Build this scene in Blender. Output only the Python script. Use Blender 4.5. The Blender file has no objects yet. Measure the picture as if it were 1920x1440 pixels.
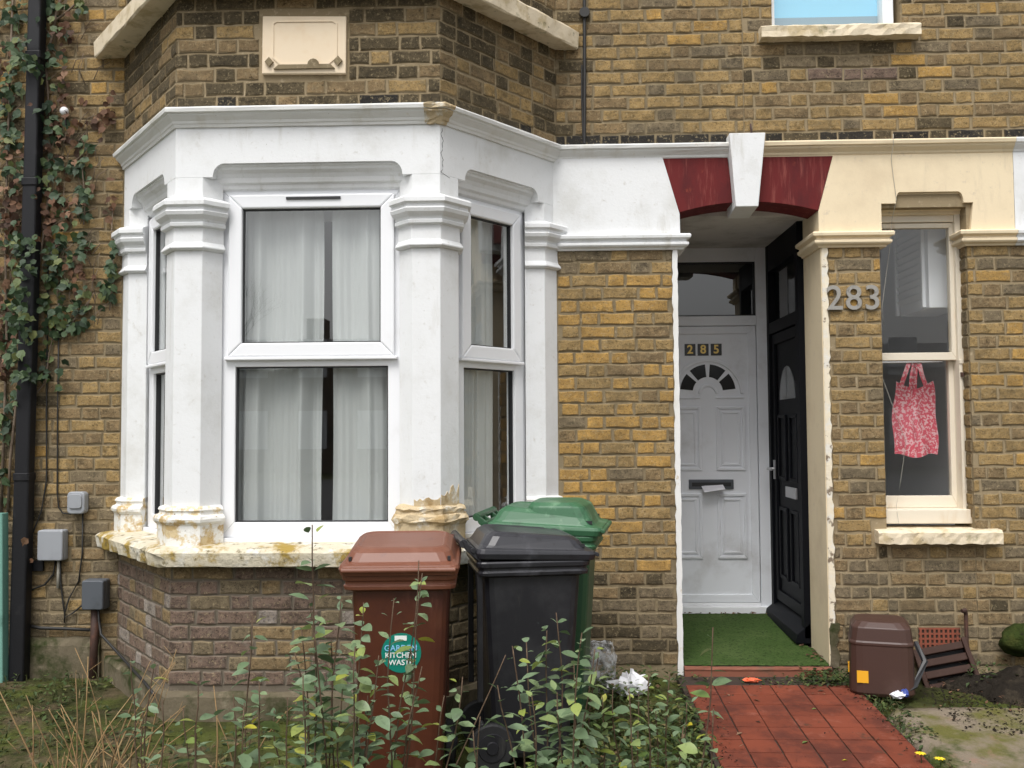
import bpy, math, random
from mathutils import Vector, Matrix
rnd = random.Random(11)
rad = math.radians
scene = bpy.context.scene
COL = scene.collection

# ------------------------------------------------------------------ camera, sky, sun, exposure
cam_d = bpy.data.cameras.new("camera")
cam_d.sensor_width = 36.0
cam_d.lens = 33.86
cam_d.clip_start, cam_d.clip_end = 0.05, 600.0
cam = bpy.data.objects.new("camera", cam_d)
COL.objects.link(cam)
CAM = Vector((0, -5.6, 1.40))
ya, pi_, ro = rad(2.0), rad(2.8), rad(-0.35)
fw = Vector((-math.sin(ya) * math.cos(pi_), math.cos(ya) * math.cos(pi_), math.sin(pi_)))
rt = Vector((math.cos(ya), math.sin(ya), 0))
up = rt.cross(fw)
rt2 = rt * math.cos(ro) + up * math.sin(ro)
up2 = up * math.cos(ro) - rt * math.sin(ro)
m = Matrix((rt2, up2, -fw)).transposed().to_4x4()
m.translation = CAM
cam.matrix_world = m
scene.camera = cam

SUN_EL, SUN_AZ = rad(59), rad(198)        # azimuth clockwise from +Y: the sun stands behind the camera, a little right
world = bpy.data.worlds.new("World")
scene.world = world
world.use_nodes = True
wn, wl = world.node_tree.nodes, world.node_tree.links
bg = wn["Background"]
sky = wn.new("ShaderNodeTexSky")
sky.sky_type = 'NISHITA'
sky.sun_disc = False
sky.sun_elevation, sky.sun_rotation = SUN_EL, SUN_AZ
sky.air_density, sky.dust_density, sky.ozone_density = 1.0, 4.0, 1.0
hsv = wn.new("ShaderNodeHueSaturation")
hsv.inputs["Saturation"].default_value = 0.16
wl.new(sky.outputs[0], hsv.inputs["Color"])
wl.new(hsv.outputs[0], bg.inputs["Color"])
bg.inputs["Strength"].default_value = 0.125
sun_d = bpy.data.lights.new("sun", 'SUN')
sun_d.energy, sun_d.angle, sun_d.color = 1.35, rad(30), (1.0, 0.975, 0.94)
sun = bpy.data.objects.new("sun", sun_d)
COL.objects.link(sun)
sd = Vector((math.sin(SUN_AZ) * math.cos(SUN_EL), math.cos(SUN_AZ) * math.cos(SUN_EL), math.sin(SUN_EL)))
sun.rotation_euler = sd.to_track_quat('Z', 'Y').to_euler()
sun.location = (3, -8, 9)
vs = scene.view_settings
vs.view_transform, vs.look, vs.gamma, vs.use_curve_mapping = 'Standard', 'None', 1.0, False
vs.exposure = 0.64

# ------------------------------------------------------------------ materials
def nmat(name):
    mt = bpy.data.materials.new(name)
    mt.use_nodes = True
    nt = mt.node_tree
    return mt, nt.nodes, nt.links, nt.nodes["Principled BSDF"]

def noise(n, l, vec, scale, detail=4, rough=.6, stretch=None):
    t = n.new("ShaderNodeTexNoise")
    t.inputs["Scale"].default_value = scale
    t.inputs["Detail"].default_value = detail
    t.inputs["Roughness"].default_value = rough
    if stretch:
        mp = n.new("ShaderNodeMapping")
        mp.inputs["Scale"].default_value = stretch
        l.new(vec, mp.inputs["Vector"])
        vec = mp.outputs[0]
    l.new(vec, t.inputs["Vector"])
    return t.outputs["Fac"]

def ramp(n, l, fac, lo, hi):
    r = n.new("ShaderNodeMapRange")
    r.interpolation_type = 'SMOOTHSTEP'
    r.inputs["From Min"].default_value, r.inputs["From Max"].default_value = lo, hi
    l.new(fac, r.inputs["Value"])
    return r.outputs[0]

def mix(n, l, fac, a, b):
    x = n.new("ShaderNodeMix")
    x.data_type = 'RGBA'
    for sock, val in ((x.inputs[0], fac), (x.inputs[6], a), (x.inputs[7], b)):
        if hasattr(val, "is_linked"):
            l.new(val, sock)
        elif isinstance(val, (tuple, list)):
            sock.default_value = (*val, 1)
        else:
            sock.default_value = val
    return x.outputs[2]

def mth(n, l, op, a, b=0.0):
    x = n.new("ShaderNodeMath")
    x.operation = op
    for sock, val in ((x.inputs[0], a), (x.inputs[1], b)):
        if hasattr(val, "is_linked"):
            l.new(val, sock)
        else:
            sock.default_value = val
    return x.outputs[0]

def mat(name, col, rough=.6, spots=(), bump=None, coords='pos', var=0.0, spec=.5, metal=0.0):
    """spots: (colour, scale, lo, hi[, stretch]) layers of soiling mixed in by noise; bump: (scale, strength)"""
    mt, n, l, b = nmat(name)
    if coords == 'pos':
        vec = n.new("ShaderNodeNewGeometry").outputs["Position"]
    else:
        vec = n.new("ShaderNodeTexCoord").outputs["Object"]
    c = col
    for s in spots:
        f = ramp(n, l, noise(n, l, vec, s[1], 6, .65, s[4] if len(s) > 4 else None), s[2], s[3])
        c = mix(n, l, f, c, s[0])
    if var:
        oi = n.new("ShaderNodeObjectInfo").outputs["Random"]
        h = n.new("ShaderNodeHueSaturation")
        v = mth(n, l, 'MULTIPLY_ADD', oi, var)
        v.node.inputs[2].default_value = 1 - var / 2
        l.new(v, h.inputs["Value"])
        if hasattr(c, "is_linked"):
            l.new(c, h.inputs["Color"])
        else:
            h.inputs["Color"].default_value = (*c, 1)
        c = h.outputs[0]
    if hasattr(c, "is_linked"):
        l.new(c, b.inputs["Base Color"])
    else:
        b.inputs["Base Color"].default_value = (*c, 1)
    b.inputs["Roughness"].default_value = rough
    b.inputs["Specular IOR Level"].default_value = spec
    b.inputs["Metallic"].default_value = metal
    if bump:
        bp = n.new("ShaderNodeBump")
        bp.inputs["Strength"].default_value = bump[1]
        bp.inputs["Distance"].default_value = bump[2] if len(bump) > 2 else .004
        l.new(noise(n, l, vec, bump[0], 6, .7), bp.inputs["Height"])
        l.new(bp.outputs[0], b.inputs["Normal"])
    return mt

MORTAR = (.235, .187, .115)
def brick_mat(name, a, b_, smear=.55, burn=.35, mort=MORTAR):
    """stock brick: colour between a and b_ by piece, burnt flecks, mortar smeared over the worn arris"""
    mt, n, l, bs = nmat(name)
    pos = n.new("ShaderNodeNewGeometry")
    oi = n.new("ShaderNodeObjectInfo").outputs["Random"]
    r = mth(n, l, 'FRACT', mth(n, l, 'ADD', oi, mth(n, l, 'MULTIPLY', pos.outputs["Random Per Island"], 7.31)))
    P = pos.outputs["Position"]
    c = mix(n, l, r, a, b_)
    c = mix(n, l, mth(n, l, 'MULTIPLY', ramp(n, l, noise(n, l, P, 15, 5, .75, (1, 1, 1.3)), .44, .64), .75), c, tuple(x * 1.35 for x in a))
    dark = tuple(x * .27 for x in b_)
    c = mix(n, l, mth(n, l, 'MULTIPLY', ramp(n, l, noise(n, l, P, 11, 7, .8, (1, 1, 1.5)), .50, .64), min(1, burn * 2.6)), c, tuple(x * .55 for x in b_))
    c = mix(n, l, mth(n, l, 'MULTIPLY', ramp(n, l, noise(n, l, P, 48, 6, .8, (1, 1, 1.3)), .54, .64), min(1, burn * 2.6)), c, dark)
    c = mix(n, l, mth(n, l, 'MULTIPLY', ramp(n, l, noise(n, l, P, 130, 4, .65), .54, .66), .6), c, dark)
    c = mix(n, l, mth(n, l, 'MULTIPLY', ramp(n, l, noise(n, l, P, 75, 4, .65), .55, .68), .45), c, (.46, .37, .22))
    c = mix(n, l, mth(n, l, 'MULTIPLY', ramp(n, l, noise(n, l, P, 19, 6, .8, (1, 1, 1.6)), .53, .68), smear * .75), c, mort)
    c = mix(n, l, mth(n, l, 'MULTIPLY', ramp(n, l, noise(n, l, P, 1.6, 5, .7), .46, .70), .42), c, (.085, .070, .045))
    ed = n.new("ShaderNodeAttribute")
    ed.attribute_name = "edge"
    e = mth(n, l, 'SUBTRACT', 1.0, ed.outputs["Fac"])
    e = mth(n, l, 'ADD', mth(n, l, 'MULTIPLY', e, .75), mth(n, l, 'MULTIPLY', noise(n, l, P, 34, 6, .75), .95))
    c = mix(n, l, mth(n, l, 'MULTIPLY', ramp(n, l, e, .60, 1.05), smear), c, mort)
    l.new(c, bs.inputs["Base Color"])
    bs.inputs["Roughness"].default_value = .95
    bs.inputs["Specular IOR Level"].default_value = .15
    bp = n.new("ShaderNodeBump")
    bp.inputs["Strength"].default_value, bp.inputs["Distance"].default_value = .9, .005
    l.new(noise(n, l, P, 110, 6, .8), bp.inputs["Height"])
    l.new(bp.outputs[0], bs.inputs["Normal"])
    return mt

BR = {
    'yellow': brick_mat("brick_yellow", (.43, .262, .082), (.36, .222, .078), .8, .24),
    'ochre': brick_mat("brick_ochre", (.335, .228, .100), (.265, .182, .082), .85, .30),
    'brown': brick_mat("brick_brown", (.245, .172, .090), (.185, .132, .073), .85, .34),
    'grey': brick_mat("brick_grey", (.195, .152, .095), (.140, .112, .074), .85, .30),
    'dark': brick_mat("brick_dark", (.095, .074, .044), (.062, .050, .032), .42, .25, (.24, .185, .105)),
    'pink': brick_mat("brick_pink", (.185, .128, .098), (.14, .102, .080), .85, .36, (.20, .165, .13)),
    'pale': brick_mat("brick_pale", (.32, .28, .245), (.24, .20, .17), .75, .3, (.21, .18, .15)),
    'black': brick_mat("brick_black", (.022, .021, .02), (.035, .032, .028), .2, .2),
}
M = {}
M['mortar'] = mat("mortar_tan", MORTAR, .95, [((.15, .115, .068), 6, .45, .7), ((.36, .29, .19), 30, .55, .7)], (90, .6), spec=.15)
M['mortar_light'] = mat("mortar_light", (.29, .228, .14), .95, [((.15, .115, .068), 5, .5, .75), ((.42, .34, .23), 30, .55, .7)], (90, .6), spec=.15)
M['mortar_grey'] = mat("mortar_grey", (.155, .13, .10), .95, [((.10, .085, .06), 6, .45, .7), ((.3, .26, .2), 25, .55, .7)], (90, .6), spec=.15)
M['white'] = mat("white_masonry_paint", (.77, .78, .785), .62,
                 [((.64, .64, .62), 3.2, .46, .78), ((.56, .55, .51), 8, .58, .80, (1, 1, .18)), ((.60, .59, .56), 26, .58, .78), ((.36, .34, .29), 60, .68, .78)], (55, .35), spec=.3)
M['white_dirty'] = mat("white_paint_weathered", (.75, .75, .73), .66,
                 [((.60, .57, .50), 5, .50, .78, (1, 1, .35)), ((.50, .40, .24), 11, .64, .76), ((.30, .26, .2), 70, .66, .76)], (45, .35), spec=.3)
M['white_peel'] = mat("white_paint_peeling", (.78, .77, .73), .7,
                 [((.50, .36, .17), 9, .50, .60), ((.62, .50, .30), 16, .52, .62), ((.16, .13, .09), 60, .64, .74)], (40, .7, .008), spec=.2)
M['bare'] = mat("bare_cement_render", (.55, .44, .28), .9,
                 [((.68, .64, .55), 12, .52, .64), ((.36, .25, .12), 7, .52, .68), ((.14, .11, .07), 40, .62, .74)], (35, .8, .01), spec=.2)
M['cream'] = mat("cream_masonry_paint", (.78, .655, .455), .62,
                 [((.66, .54, .37), 3, .46, .78), ((.54, .45, .32), 9, .58, .82, (1, 1, .18)), ((.62, .52, .38), 26, .58, .78), ((.36, .30, .21), 60, .68, .80)], (60, .2), spec=.3)
M['cream_peel'] = mat("cream_paint_peeling", (.76, .68, .53), .68,
                 [((.72, .69, .62), 12, .48, .62), ((.22, .17, .12), 15, .57, .63), ((.12, .10, .08), 45, .66, .74)], (40, .6, .006), spec=.2)
M['plaque'] = mat("plaque_cream", (.76, .63, .46), .6, [((.72, .56, .38), 6, .5, .75)], (60, .15), spec=.3)
M['oxblood'] = mat("oxblood_paint", (.13, .014, .014), .6,
                 [((.085, .012, .013), 5, .45, .7, (1, 1, .4)), ((.24, .062, .05), 30, .52, .74, (1, 1, .10)), ((.26, .055, .028), 9, .60, .74), ((.05, .012, .012), 50, .64, .76)], (50, .2), spec=.2)
M['upvc'] = mat("white_upvc", (.83, .84, .86), .32, [((.74, .74, .74), 4, .55, .85)])
M['upvc_door'] = mat("white_door_skin", (.82, .84, .88), .4, [((.62, .62, .63), 3, .5, .8)])
M['black_gasket'] = mat("black_gasket", (.02, .02, .022), .5)
M['dark_door'] = mat("anthracite_door_paint", (.0035, .004, .006), .55, [((.006, .007, .010), 5, .5, .8)], spec=.12)
M['timber_cream'] = mat("cream_timber_paint", (.72, .65, .53), .5, [((.62, .50, .35), 8, .52, .75, (1, 1, .3)), ((.35, .26, .17), 40, .68, .78)], (50, .2))
M['ceiling'] = mat("porch_plaster", (.66, .64, .61), .8, [((.45, .43, .4), 3, .45, .7)], (40, .15))
M['sill'] = mat("weathered_sill_stone", (.62, .56, .43), .85,
                [((.74, .72, .66), 7, .50, .66), ((.36, .25, .06), 5, .50, .62), ((.16, .13, .06), 13, .54, .68), ((.07, .06, .045), 26, .62, .74)], (30, .9, .012), spec=.2)
M['sill_cream'] = mat("cream_sill_paint", (.72, .62, .46), .75,
                [((.52, .42, .26), 9, .46, .66), ((.24, .22, .12), 6, .58, .72), ((.12, .10, .07), 24, .64, .74)], (40, .6, .006), spec=.2)
M['footing'] = mat("cement_footing", (.15, .125, .085), .95, [((.10, .085, .05), 5, .45, .7), ((.29, .25, .18), 9, .55, .75), ((.035, .045, .015), 4, .46, .66)], (25, .7, .01), spec=.1)
M['room'] = mat("room_wall", (.80, .80, .80), .9)
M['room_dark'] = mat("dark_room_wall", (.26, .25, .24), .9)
M['black_pipe'] = mat("black_pipe_paint", (.010, .010, .012), .5, [((.025, .025, .027), 9, .55, .8)], spec=.3)
M['black_cable'] = mat("black_cable_sheath", (.018, .017, .016), .6)
M['grey_plastic'] = mat("grey_box_plastic", (.30, .315, .34), .5, [((.24, .25, .27), 6, .5, .8)], coords='obj')
M['dark_grey_plastic'] = mat("dark_grey_plastic", (.085, .095, .11), .5, [((.05, .055, .06), 6, .5, .8)], coords='obj')
M['rust_pipe'] = mat("brown_conduit", (.055, .028, .02), .7, [((.12, .05, .03), 12, .5, .7)])
M['teal'] = mat("teal_post_paint", (.16, .34, .28), .6, [((.09, .2, .16), 6, .55, .75)])
M['pewter'] = mat("pewter_numeral", (.34, .325, .295), .5, [((.16, .15, .14), 30, .5, .75)], metal=.35)
M['gold'] = mat("gold_digit", (.62, .43, .13), .4, metal=.6)
M['tile_black'] = mat("black_number_tile", (.012, .011, .01), .3)
M['steel'] = mat("brushed_steel", (.55, .55, .56), .35, metal=.8)
M['bin_brown'] = mat("brown_bin_plastic", (.080, .022, .0095), .42, [((.056, .015, .009), 4, .4, .7), ((.12, .045, .028), 14, .54, .78, (1, 1, .22)), ((.13, .07, .05), 60, .70, .8)], (180, .08), coords='obj')
M['bin_brown_lid'] = mat("brown_lid_plastic", (.165, .058, .031), .45, [((.22, .095, .06), 5, .50, .75), ((.12, .04, .025), 12, .56, .75)], (180, .08), coords='obj')
M['bin_black'] = mat("black_bin_plastic", (.011, .011, .014), .45, [((.026, .026, .029), 4, .44, .72), ((.045, .043, .04), 12, .56, .78, (1, 1, .2)), ((.05, .06, .06), 30, .68, .8)], (180, .08), coords='obj')
M['bin_black_lid'] = mat("black_lid_plastic", (.026, .026, .031), .36, [((.075, .075, .085), 5, .52, .72), ((.012, .012, .014), 14, .55, .7)], (180, .08), coords='obj')
M['bin_green'] = mat("green_bin_plastic", (.022, .080, .036), .42, [((.022, .075, .03), 4, .45, .7)], (180, .08), coords='obj')
M['bin_green_lid'] = mat("green_lid_plastic", (.038, .125, .058), .45, [((.11, .22, .125), 7, .55, .66), ((.022, .075, .034), 12, .52, .70)], (180, .08), coords='obj')
M['rubber'] = mat("wheel_rubber", (.012, .012, .013), .7, coords='obj')
M['sticker'] = mat("teal_sticker_print", (.005, .20, .145), .4)
M['print_blue'] = mat("light_blue_print", (.22, .50, .74), .5)
M['print_white'] = mat("white_print", (.75, .78, .75), .5)
M['print_orange'] = mat("orange_print", (.7, .25, .05), .5)
M['label_yellow'] = mat("yellow_label_print", (.80, .40, .02), .5)
M['caddy'] = mat("dark_brown_plastic", (.060, .029, .022), .45, [((.085, .045, .035), 5, .5, .75), ((.11, .08, .06), 26, .68, .8)], (120, .1), coords='obj')
M['crate'] = mat('brown_crate_plastic', (.040, .018, .012), .7, [((.07, .038, .028), 8, .5, .75)], coords='obj', spec=.25)
M['terracotta'] = mat("terracotta_airbrick", (.24, .065, .035), .85, [((.13, .05, .03), 14, .5, .7)], (50, .4))
M['quarry'] = mat("red_quarry_tile", (.19, .050, .028), .8, [((.095, .030, .021), 3, .42, .66), ((.24, .085, .058), 11, .56, .76), ((.060, .038, .026), 9, .60, .74), ((.07, .035, .026), 45, .62, .74)], (60, .5), var=.22, spec=.15)
M['grout'] = mat("dark_grout", (.035, .022, .016), .95, [((.05, .045, .02), 12, .5, .7)])
M['step'] = mat("red_step_paint", (.24, .085, .05), .75, [((.12, .075, .045), 7, .5, .7), ((.33, .15, .1), 20, .6, .75)], (40, .4))
M['turf'] = mat("artificial_turf", (.056, .098, .026), .9, [((.085, .125, .042), 3, .40, .66), ((.026, .048, .013), 60, .5, .65), ((.095, .115, .05), 110, .58, .7), ((.07, .06, .035), 5, .62, .78)], (320, 1.0, .008), spec=.08)
M['soil'] = mat("dark_soil", (.022, .018, .014), .95, [((.05, .04, .028), 9, .52, .7), ((.10, .08, .06), 60, .68, .78)], (30, 1.0, .02), spec=.1)
M['ground'] = mat("mossy_garden_soil", (.040, .042, .016), .95, [((.075, .088, .022), 2.4, .42, .62), ((.10, .078, .045), 3.6, .50, .66), ((.17, .15, .09), 8, .60, .76), ((.02, .02, .012), 26, .56, .7)], (24, 1.0, .02), spec=.1)
M['concrete'] = mat("mossy_concrete", (.22, .18, .135), .9, [((.12, .115, .035), 2.6, .45, .62), ((.055, .07, .018), 3.2, .52, .68), ((.27, .17, .125), 6, .58, .74), ((.07, .055, .04), 22, .60, .74)], (28, .8, .012), spec=.1)
M['moss'] = mat('moss', (.035, .05, .012), .95, [((.07, .075, .02), 8, .5, .7), ((.02, .02, .01), 20, .55, .7)], (40, 1.0, .02), spec=.1)
M['asphalt'] = mat("asphalt", (.05, .05, .05), .9)
M['paving'] = mat("pavement_slab", (.22, .21, .20), .9, [((.16, .155, .145), 3, .45, .7)])
M['bag_plastic'] = mat("white_bag_plastic", (.80, .80, .82), .35, coords='obj')
M['orange'] = mat("orange_scrap", (.72, .13, .05), .6)
M['blue_scrap'] = mat("blue_scrap", (.05, .08, .32), .4)
M['paper'] = mat("paper_white", (.78, .77, .82), .7)
M['cabinet'] = mat("cabinet_white", (.88, .90, .92), .5)
M['blind'] = mat("pale_blue_blind", (.30, .68, .92), .7)
M['blind_grey'] = mat("grey_blind_hem", (.25, .36, .44), .7)
M['far_brick'] = mat("far_brick", (.17, .12, .075), .9, [((.1, .08, .055), 1, .45, .65)])
M['far_slate'] = mat("far_slate", (.07, .07, .075), .8)
M['bark'] = mat("twig_bark", (.085, .052, .030), .85, [((.15, .10, .06), 30, .5, .7)])
M['straw'] = mat("dry_stalk", (.25, .155, .068), .85, [((.36, .26, .13), 12, .5, .7)], var=.5)
M['ivy_stem'] = mat("ivy_stem_bark", (.16, .12, .085), .9, [((.08, .055, .035), 14, .5, .7)])
M['wire'] = mat("white_wire", (.40, .38, .33), .6)

def glass_mat(name, tint, refl):
    mt, n, l, b = nmat(name)
    n.remove(b)
    tr = n.new("ShaderNodeBsdfTransparent")
    tr.inputs[0].default_value = (*tint, 1)
    gl = n.new("ShaderNodeBsdfGlossy")
    gl.inputs["Roughness"].default_value = 0.0
    lw = n.new("ShaderNodeLayerWeight")
    lw.inputs["Blend"].default_value = .5
    f5 = mth(n, l, 'POWER', lw.outputs["Facing"], 5.0)
    fr = mth(n, l, 'MULTIPLY_ADD', f5, 1 - refl)      # Schlick reflectance, alike from both sides of the sheet
    fr.node.inputs[2].default_value = refl
    mx = n.new("ShaderNodeMixShader")
    l.new(fr, mx.inputs[0])
    l.new(tr.outputs[0], mx.inputs[1])
    l.new(gl.outputs[0], mx.inputs[2])
    l.new(mx.outputs[0], n["Material Output"].inputs[0])
    return mt
M['glass'] = glass_mat("window_glass", (.95, .97, .96), .15)
M['glass_clear'] = glass_mat("old_window_glass", (.95, .96, .96), .10)
M['glass_door'] = glass_mat("door_glass", (.25, .27, .28), .12)
M['glass_dark'] = mat('dark_fan_glass', (.03,.03,.03), .08)
M['clear_plastic'] = glass_mat("clear_plastic", (.86, .88, .88), .07)

def sack_mat():
    mt, n, l, b = nmat("milky_plastic")
    b.inputs["Base Color"].default_value = (.62, .63, .63, 1)
    b.inputs["Roughness"].default_value = .25
    tp = n.new("ShaderNodeBsdfTransparent")
    mx = n.new("ShaderNodeMixShader")
    v = n.new("ShaderNodeNewGeometry").outputs["Position"]
    l.new(mth(n, l, 'MULTIPLY', ramp(n, l, noise(n, l, v, 24, 4), .35, .7), .8), mx.inputs[0])
    l.new(tp.outputs[0], mx.inputs[1]); l.new(b.outputs[0], mx.inputs[2])
    l.new(mx.outputs[0], n["Material Output"].inputs[0])
    return mt
M['milky'] = sack_mat()

def net_mat():
    mt, n, l, b = nmat("net_curtain_cloth")
    b.inputs["Base Color"].default_value = (.81, .83, .825, 1)
    b.inputs["Roughness"].default_value = .9
    tl = n.new("ShaderNodeBsdfTranslucent")
    tl.inputs[0].default_value = (.81, .83, .825, 1)
    tp = n.new("ShaderNodeBsdfTransparent")
    m1, m2 = n.new("ShaderNodeMixShader"), n.new("ShaderNodeMixShader")
    m1.inputs[0].default_value, m2.inputs[0].default_value = .25, .16
    l.new(b.outputs[0], m1.inputs[1]); l.new(tl.outputs[0], m1.inputs[2])
    l.new(m1.outputs[0], m2.inputs[1]); l.new(tp.outputs[0], m2.inputs[2])
    l.new(m2.outputs[0], n["Material Output"].inputs[0])
    return mt
M['net'] = net_mat()

def leaf_mat(name, stops, rough=.45, trans=.25):
    """leaf colour picked along the stops by piece"""
    mt, n, l, b = nmat(name)
    g = n.new("ShaderNodeNewGeometry")
    oi = n.new("ShaderNodeObjectInfo").outputs["Random"]
    r = mth(n, l, 'FRACT', mth(n, l, 'ADD', oi, mth(n, l, 'MULTIPLY', g.outputs["Random Per Island"], 5.17)))
    cr = n.new("ShaderNodeValToRGB")
    e = cr.color_ramp.elements
    e[0].position, e[0].color = stops[0][0], (*stops[0][1], 1)
    e[1].position, e[1].color = stops[-1][0], (*stops[-1][1], 1)
    for p, c in stops[1:-1]:
        x = e.new(p)
        x.color = (*c, 1)
    l.new(r, cr.inputs[0])
    c = mix(n, l, mth(n, l, 'MULTIPLY', ramp(n, l, noise(n, l, g.outputs["Position"], 60, 3), .5, .75), .35), cr.outputs[0], (.03, .035, .015))
    l.new(c, b.inputs["Base Color"])
    b.inputs["Roughness"].default_value = rough
    tl = n.new("ShaderNodeBsdfTranslucent")
    l.new(c, tl.inputs[0])
    mx = n.new("ShaderNodeMixShader")
    mx.inputs[0].default_value = trans
    l.new(b.outputs[0], mx.inputs[1]); l.new(tl.outputs[0], mx.inputs[2])
    l.new(mx.outputs[0], n["Material Output"].inputs[0])
    return mt
M['leaf'] = leaf_mat("shrub_leaf", [(0, (.090, .145, .070)), (.3, (.145, .215, .110)), (.6, (.195, .275, .160)), (.84, (.23, .31, .14)), (.95, (.29, .36, .10)), (1, (.42, .40, .06))])
M['leaf_yellow'] = leaf_mat("yellow_shrub_leaf", [(0, (.13, .21, .06)), (.4, (.20, .27, .06)), (.75, (.33, .36, .05)), (1, (.60, .50, .04))])
M['leaf_ivy'] = leaf_mat("ivy_leaf", [(0, (.020, .040, .018)), (.35, (.040, .076, .034)), (.7, (.070, .115, .048)), (.88, (.11, .155, .055)), (1, (.17, .19, .06))], .6)
M['leaf_dead'] = leaf_mat("dead_ivy_leaf", [(0, (.045, .022, .012)), (.4, (.095, .042, .021)), (.75, (.155, .075, .038)), (1, (.26, .15, .09))], .8, .15)
M['weed'] = leaf_mat("weed_leaf", [(0, (.022, .042, .010)), (.5, (.050, .085, .018)), (.8, (.09, .125, .03)), (.93, (.16, .155, .045)), (1, (.15, .085, .045))], .7)
M['grass'] = leaf_mat("grass_blade", [(0, (.026, .046, .010)), (.5, (.055, .080, .02)), (.8, (.11, .11, .04)), (1, (.24, .17, .075))], .7)
M['flower'] = mat("yellow_petal", (.80, .60, .02), .6)

def tote_mat():
    mt, n, l, b = nmat("pink_floral_cloth")
    v = n.new("ShaderNodeTexCoord").outputs["Object"]
    vo = n.new("ShaderNodeTexVoronoi")
    vo.inputs["Scale"].default_value = 75
    l.new(v, vo.inputs["Vector"])
    f = ramp(n, l, vo.outputs["Distance"], .32, .42)
    f2 = ramp(n, l, noise(n, l, v, 60, 2), .46, .54)
    c = mix(n, l, mth(n, l, 'MULTIPLY', f, f2), (.68, .105, .15), (.80, .50, .52))
    l.new(c, b.inputs["Base Color"])
    b.inputs["Roughness"].default_value = .8
    return mt
M['tote'] = tote_mat()

# ------------------------------------------------------------------ building helpers
def empty(name, label, cat, loc=(0, 0, 0), rz=0.0, group=None, kind=None):
    o = bpy.data.objects.new(name, None)
    o.empty_display_size = .1
    COL.objects.link(o)
    o.location, o.rotation_euler = loc, (0, 0, rz)
    return tag(o, label, cat, group, kind)

def tag(o, label=None, cat=None, group=None, kind=None):
    for k, v in (("label", label), ("category", cat), ("group", group), ("kind", kind)):
        if v:
            o[k] = v
    return o

def root_loc(o):
    while o.parent:
        o = o.parent
    return Vector(o.location)

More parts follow.
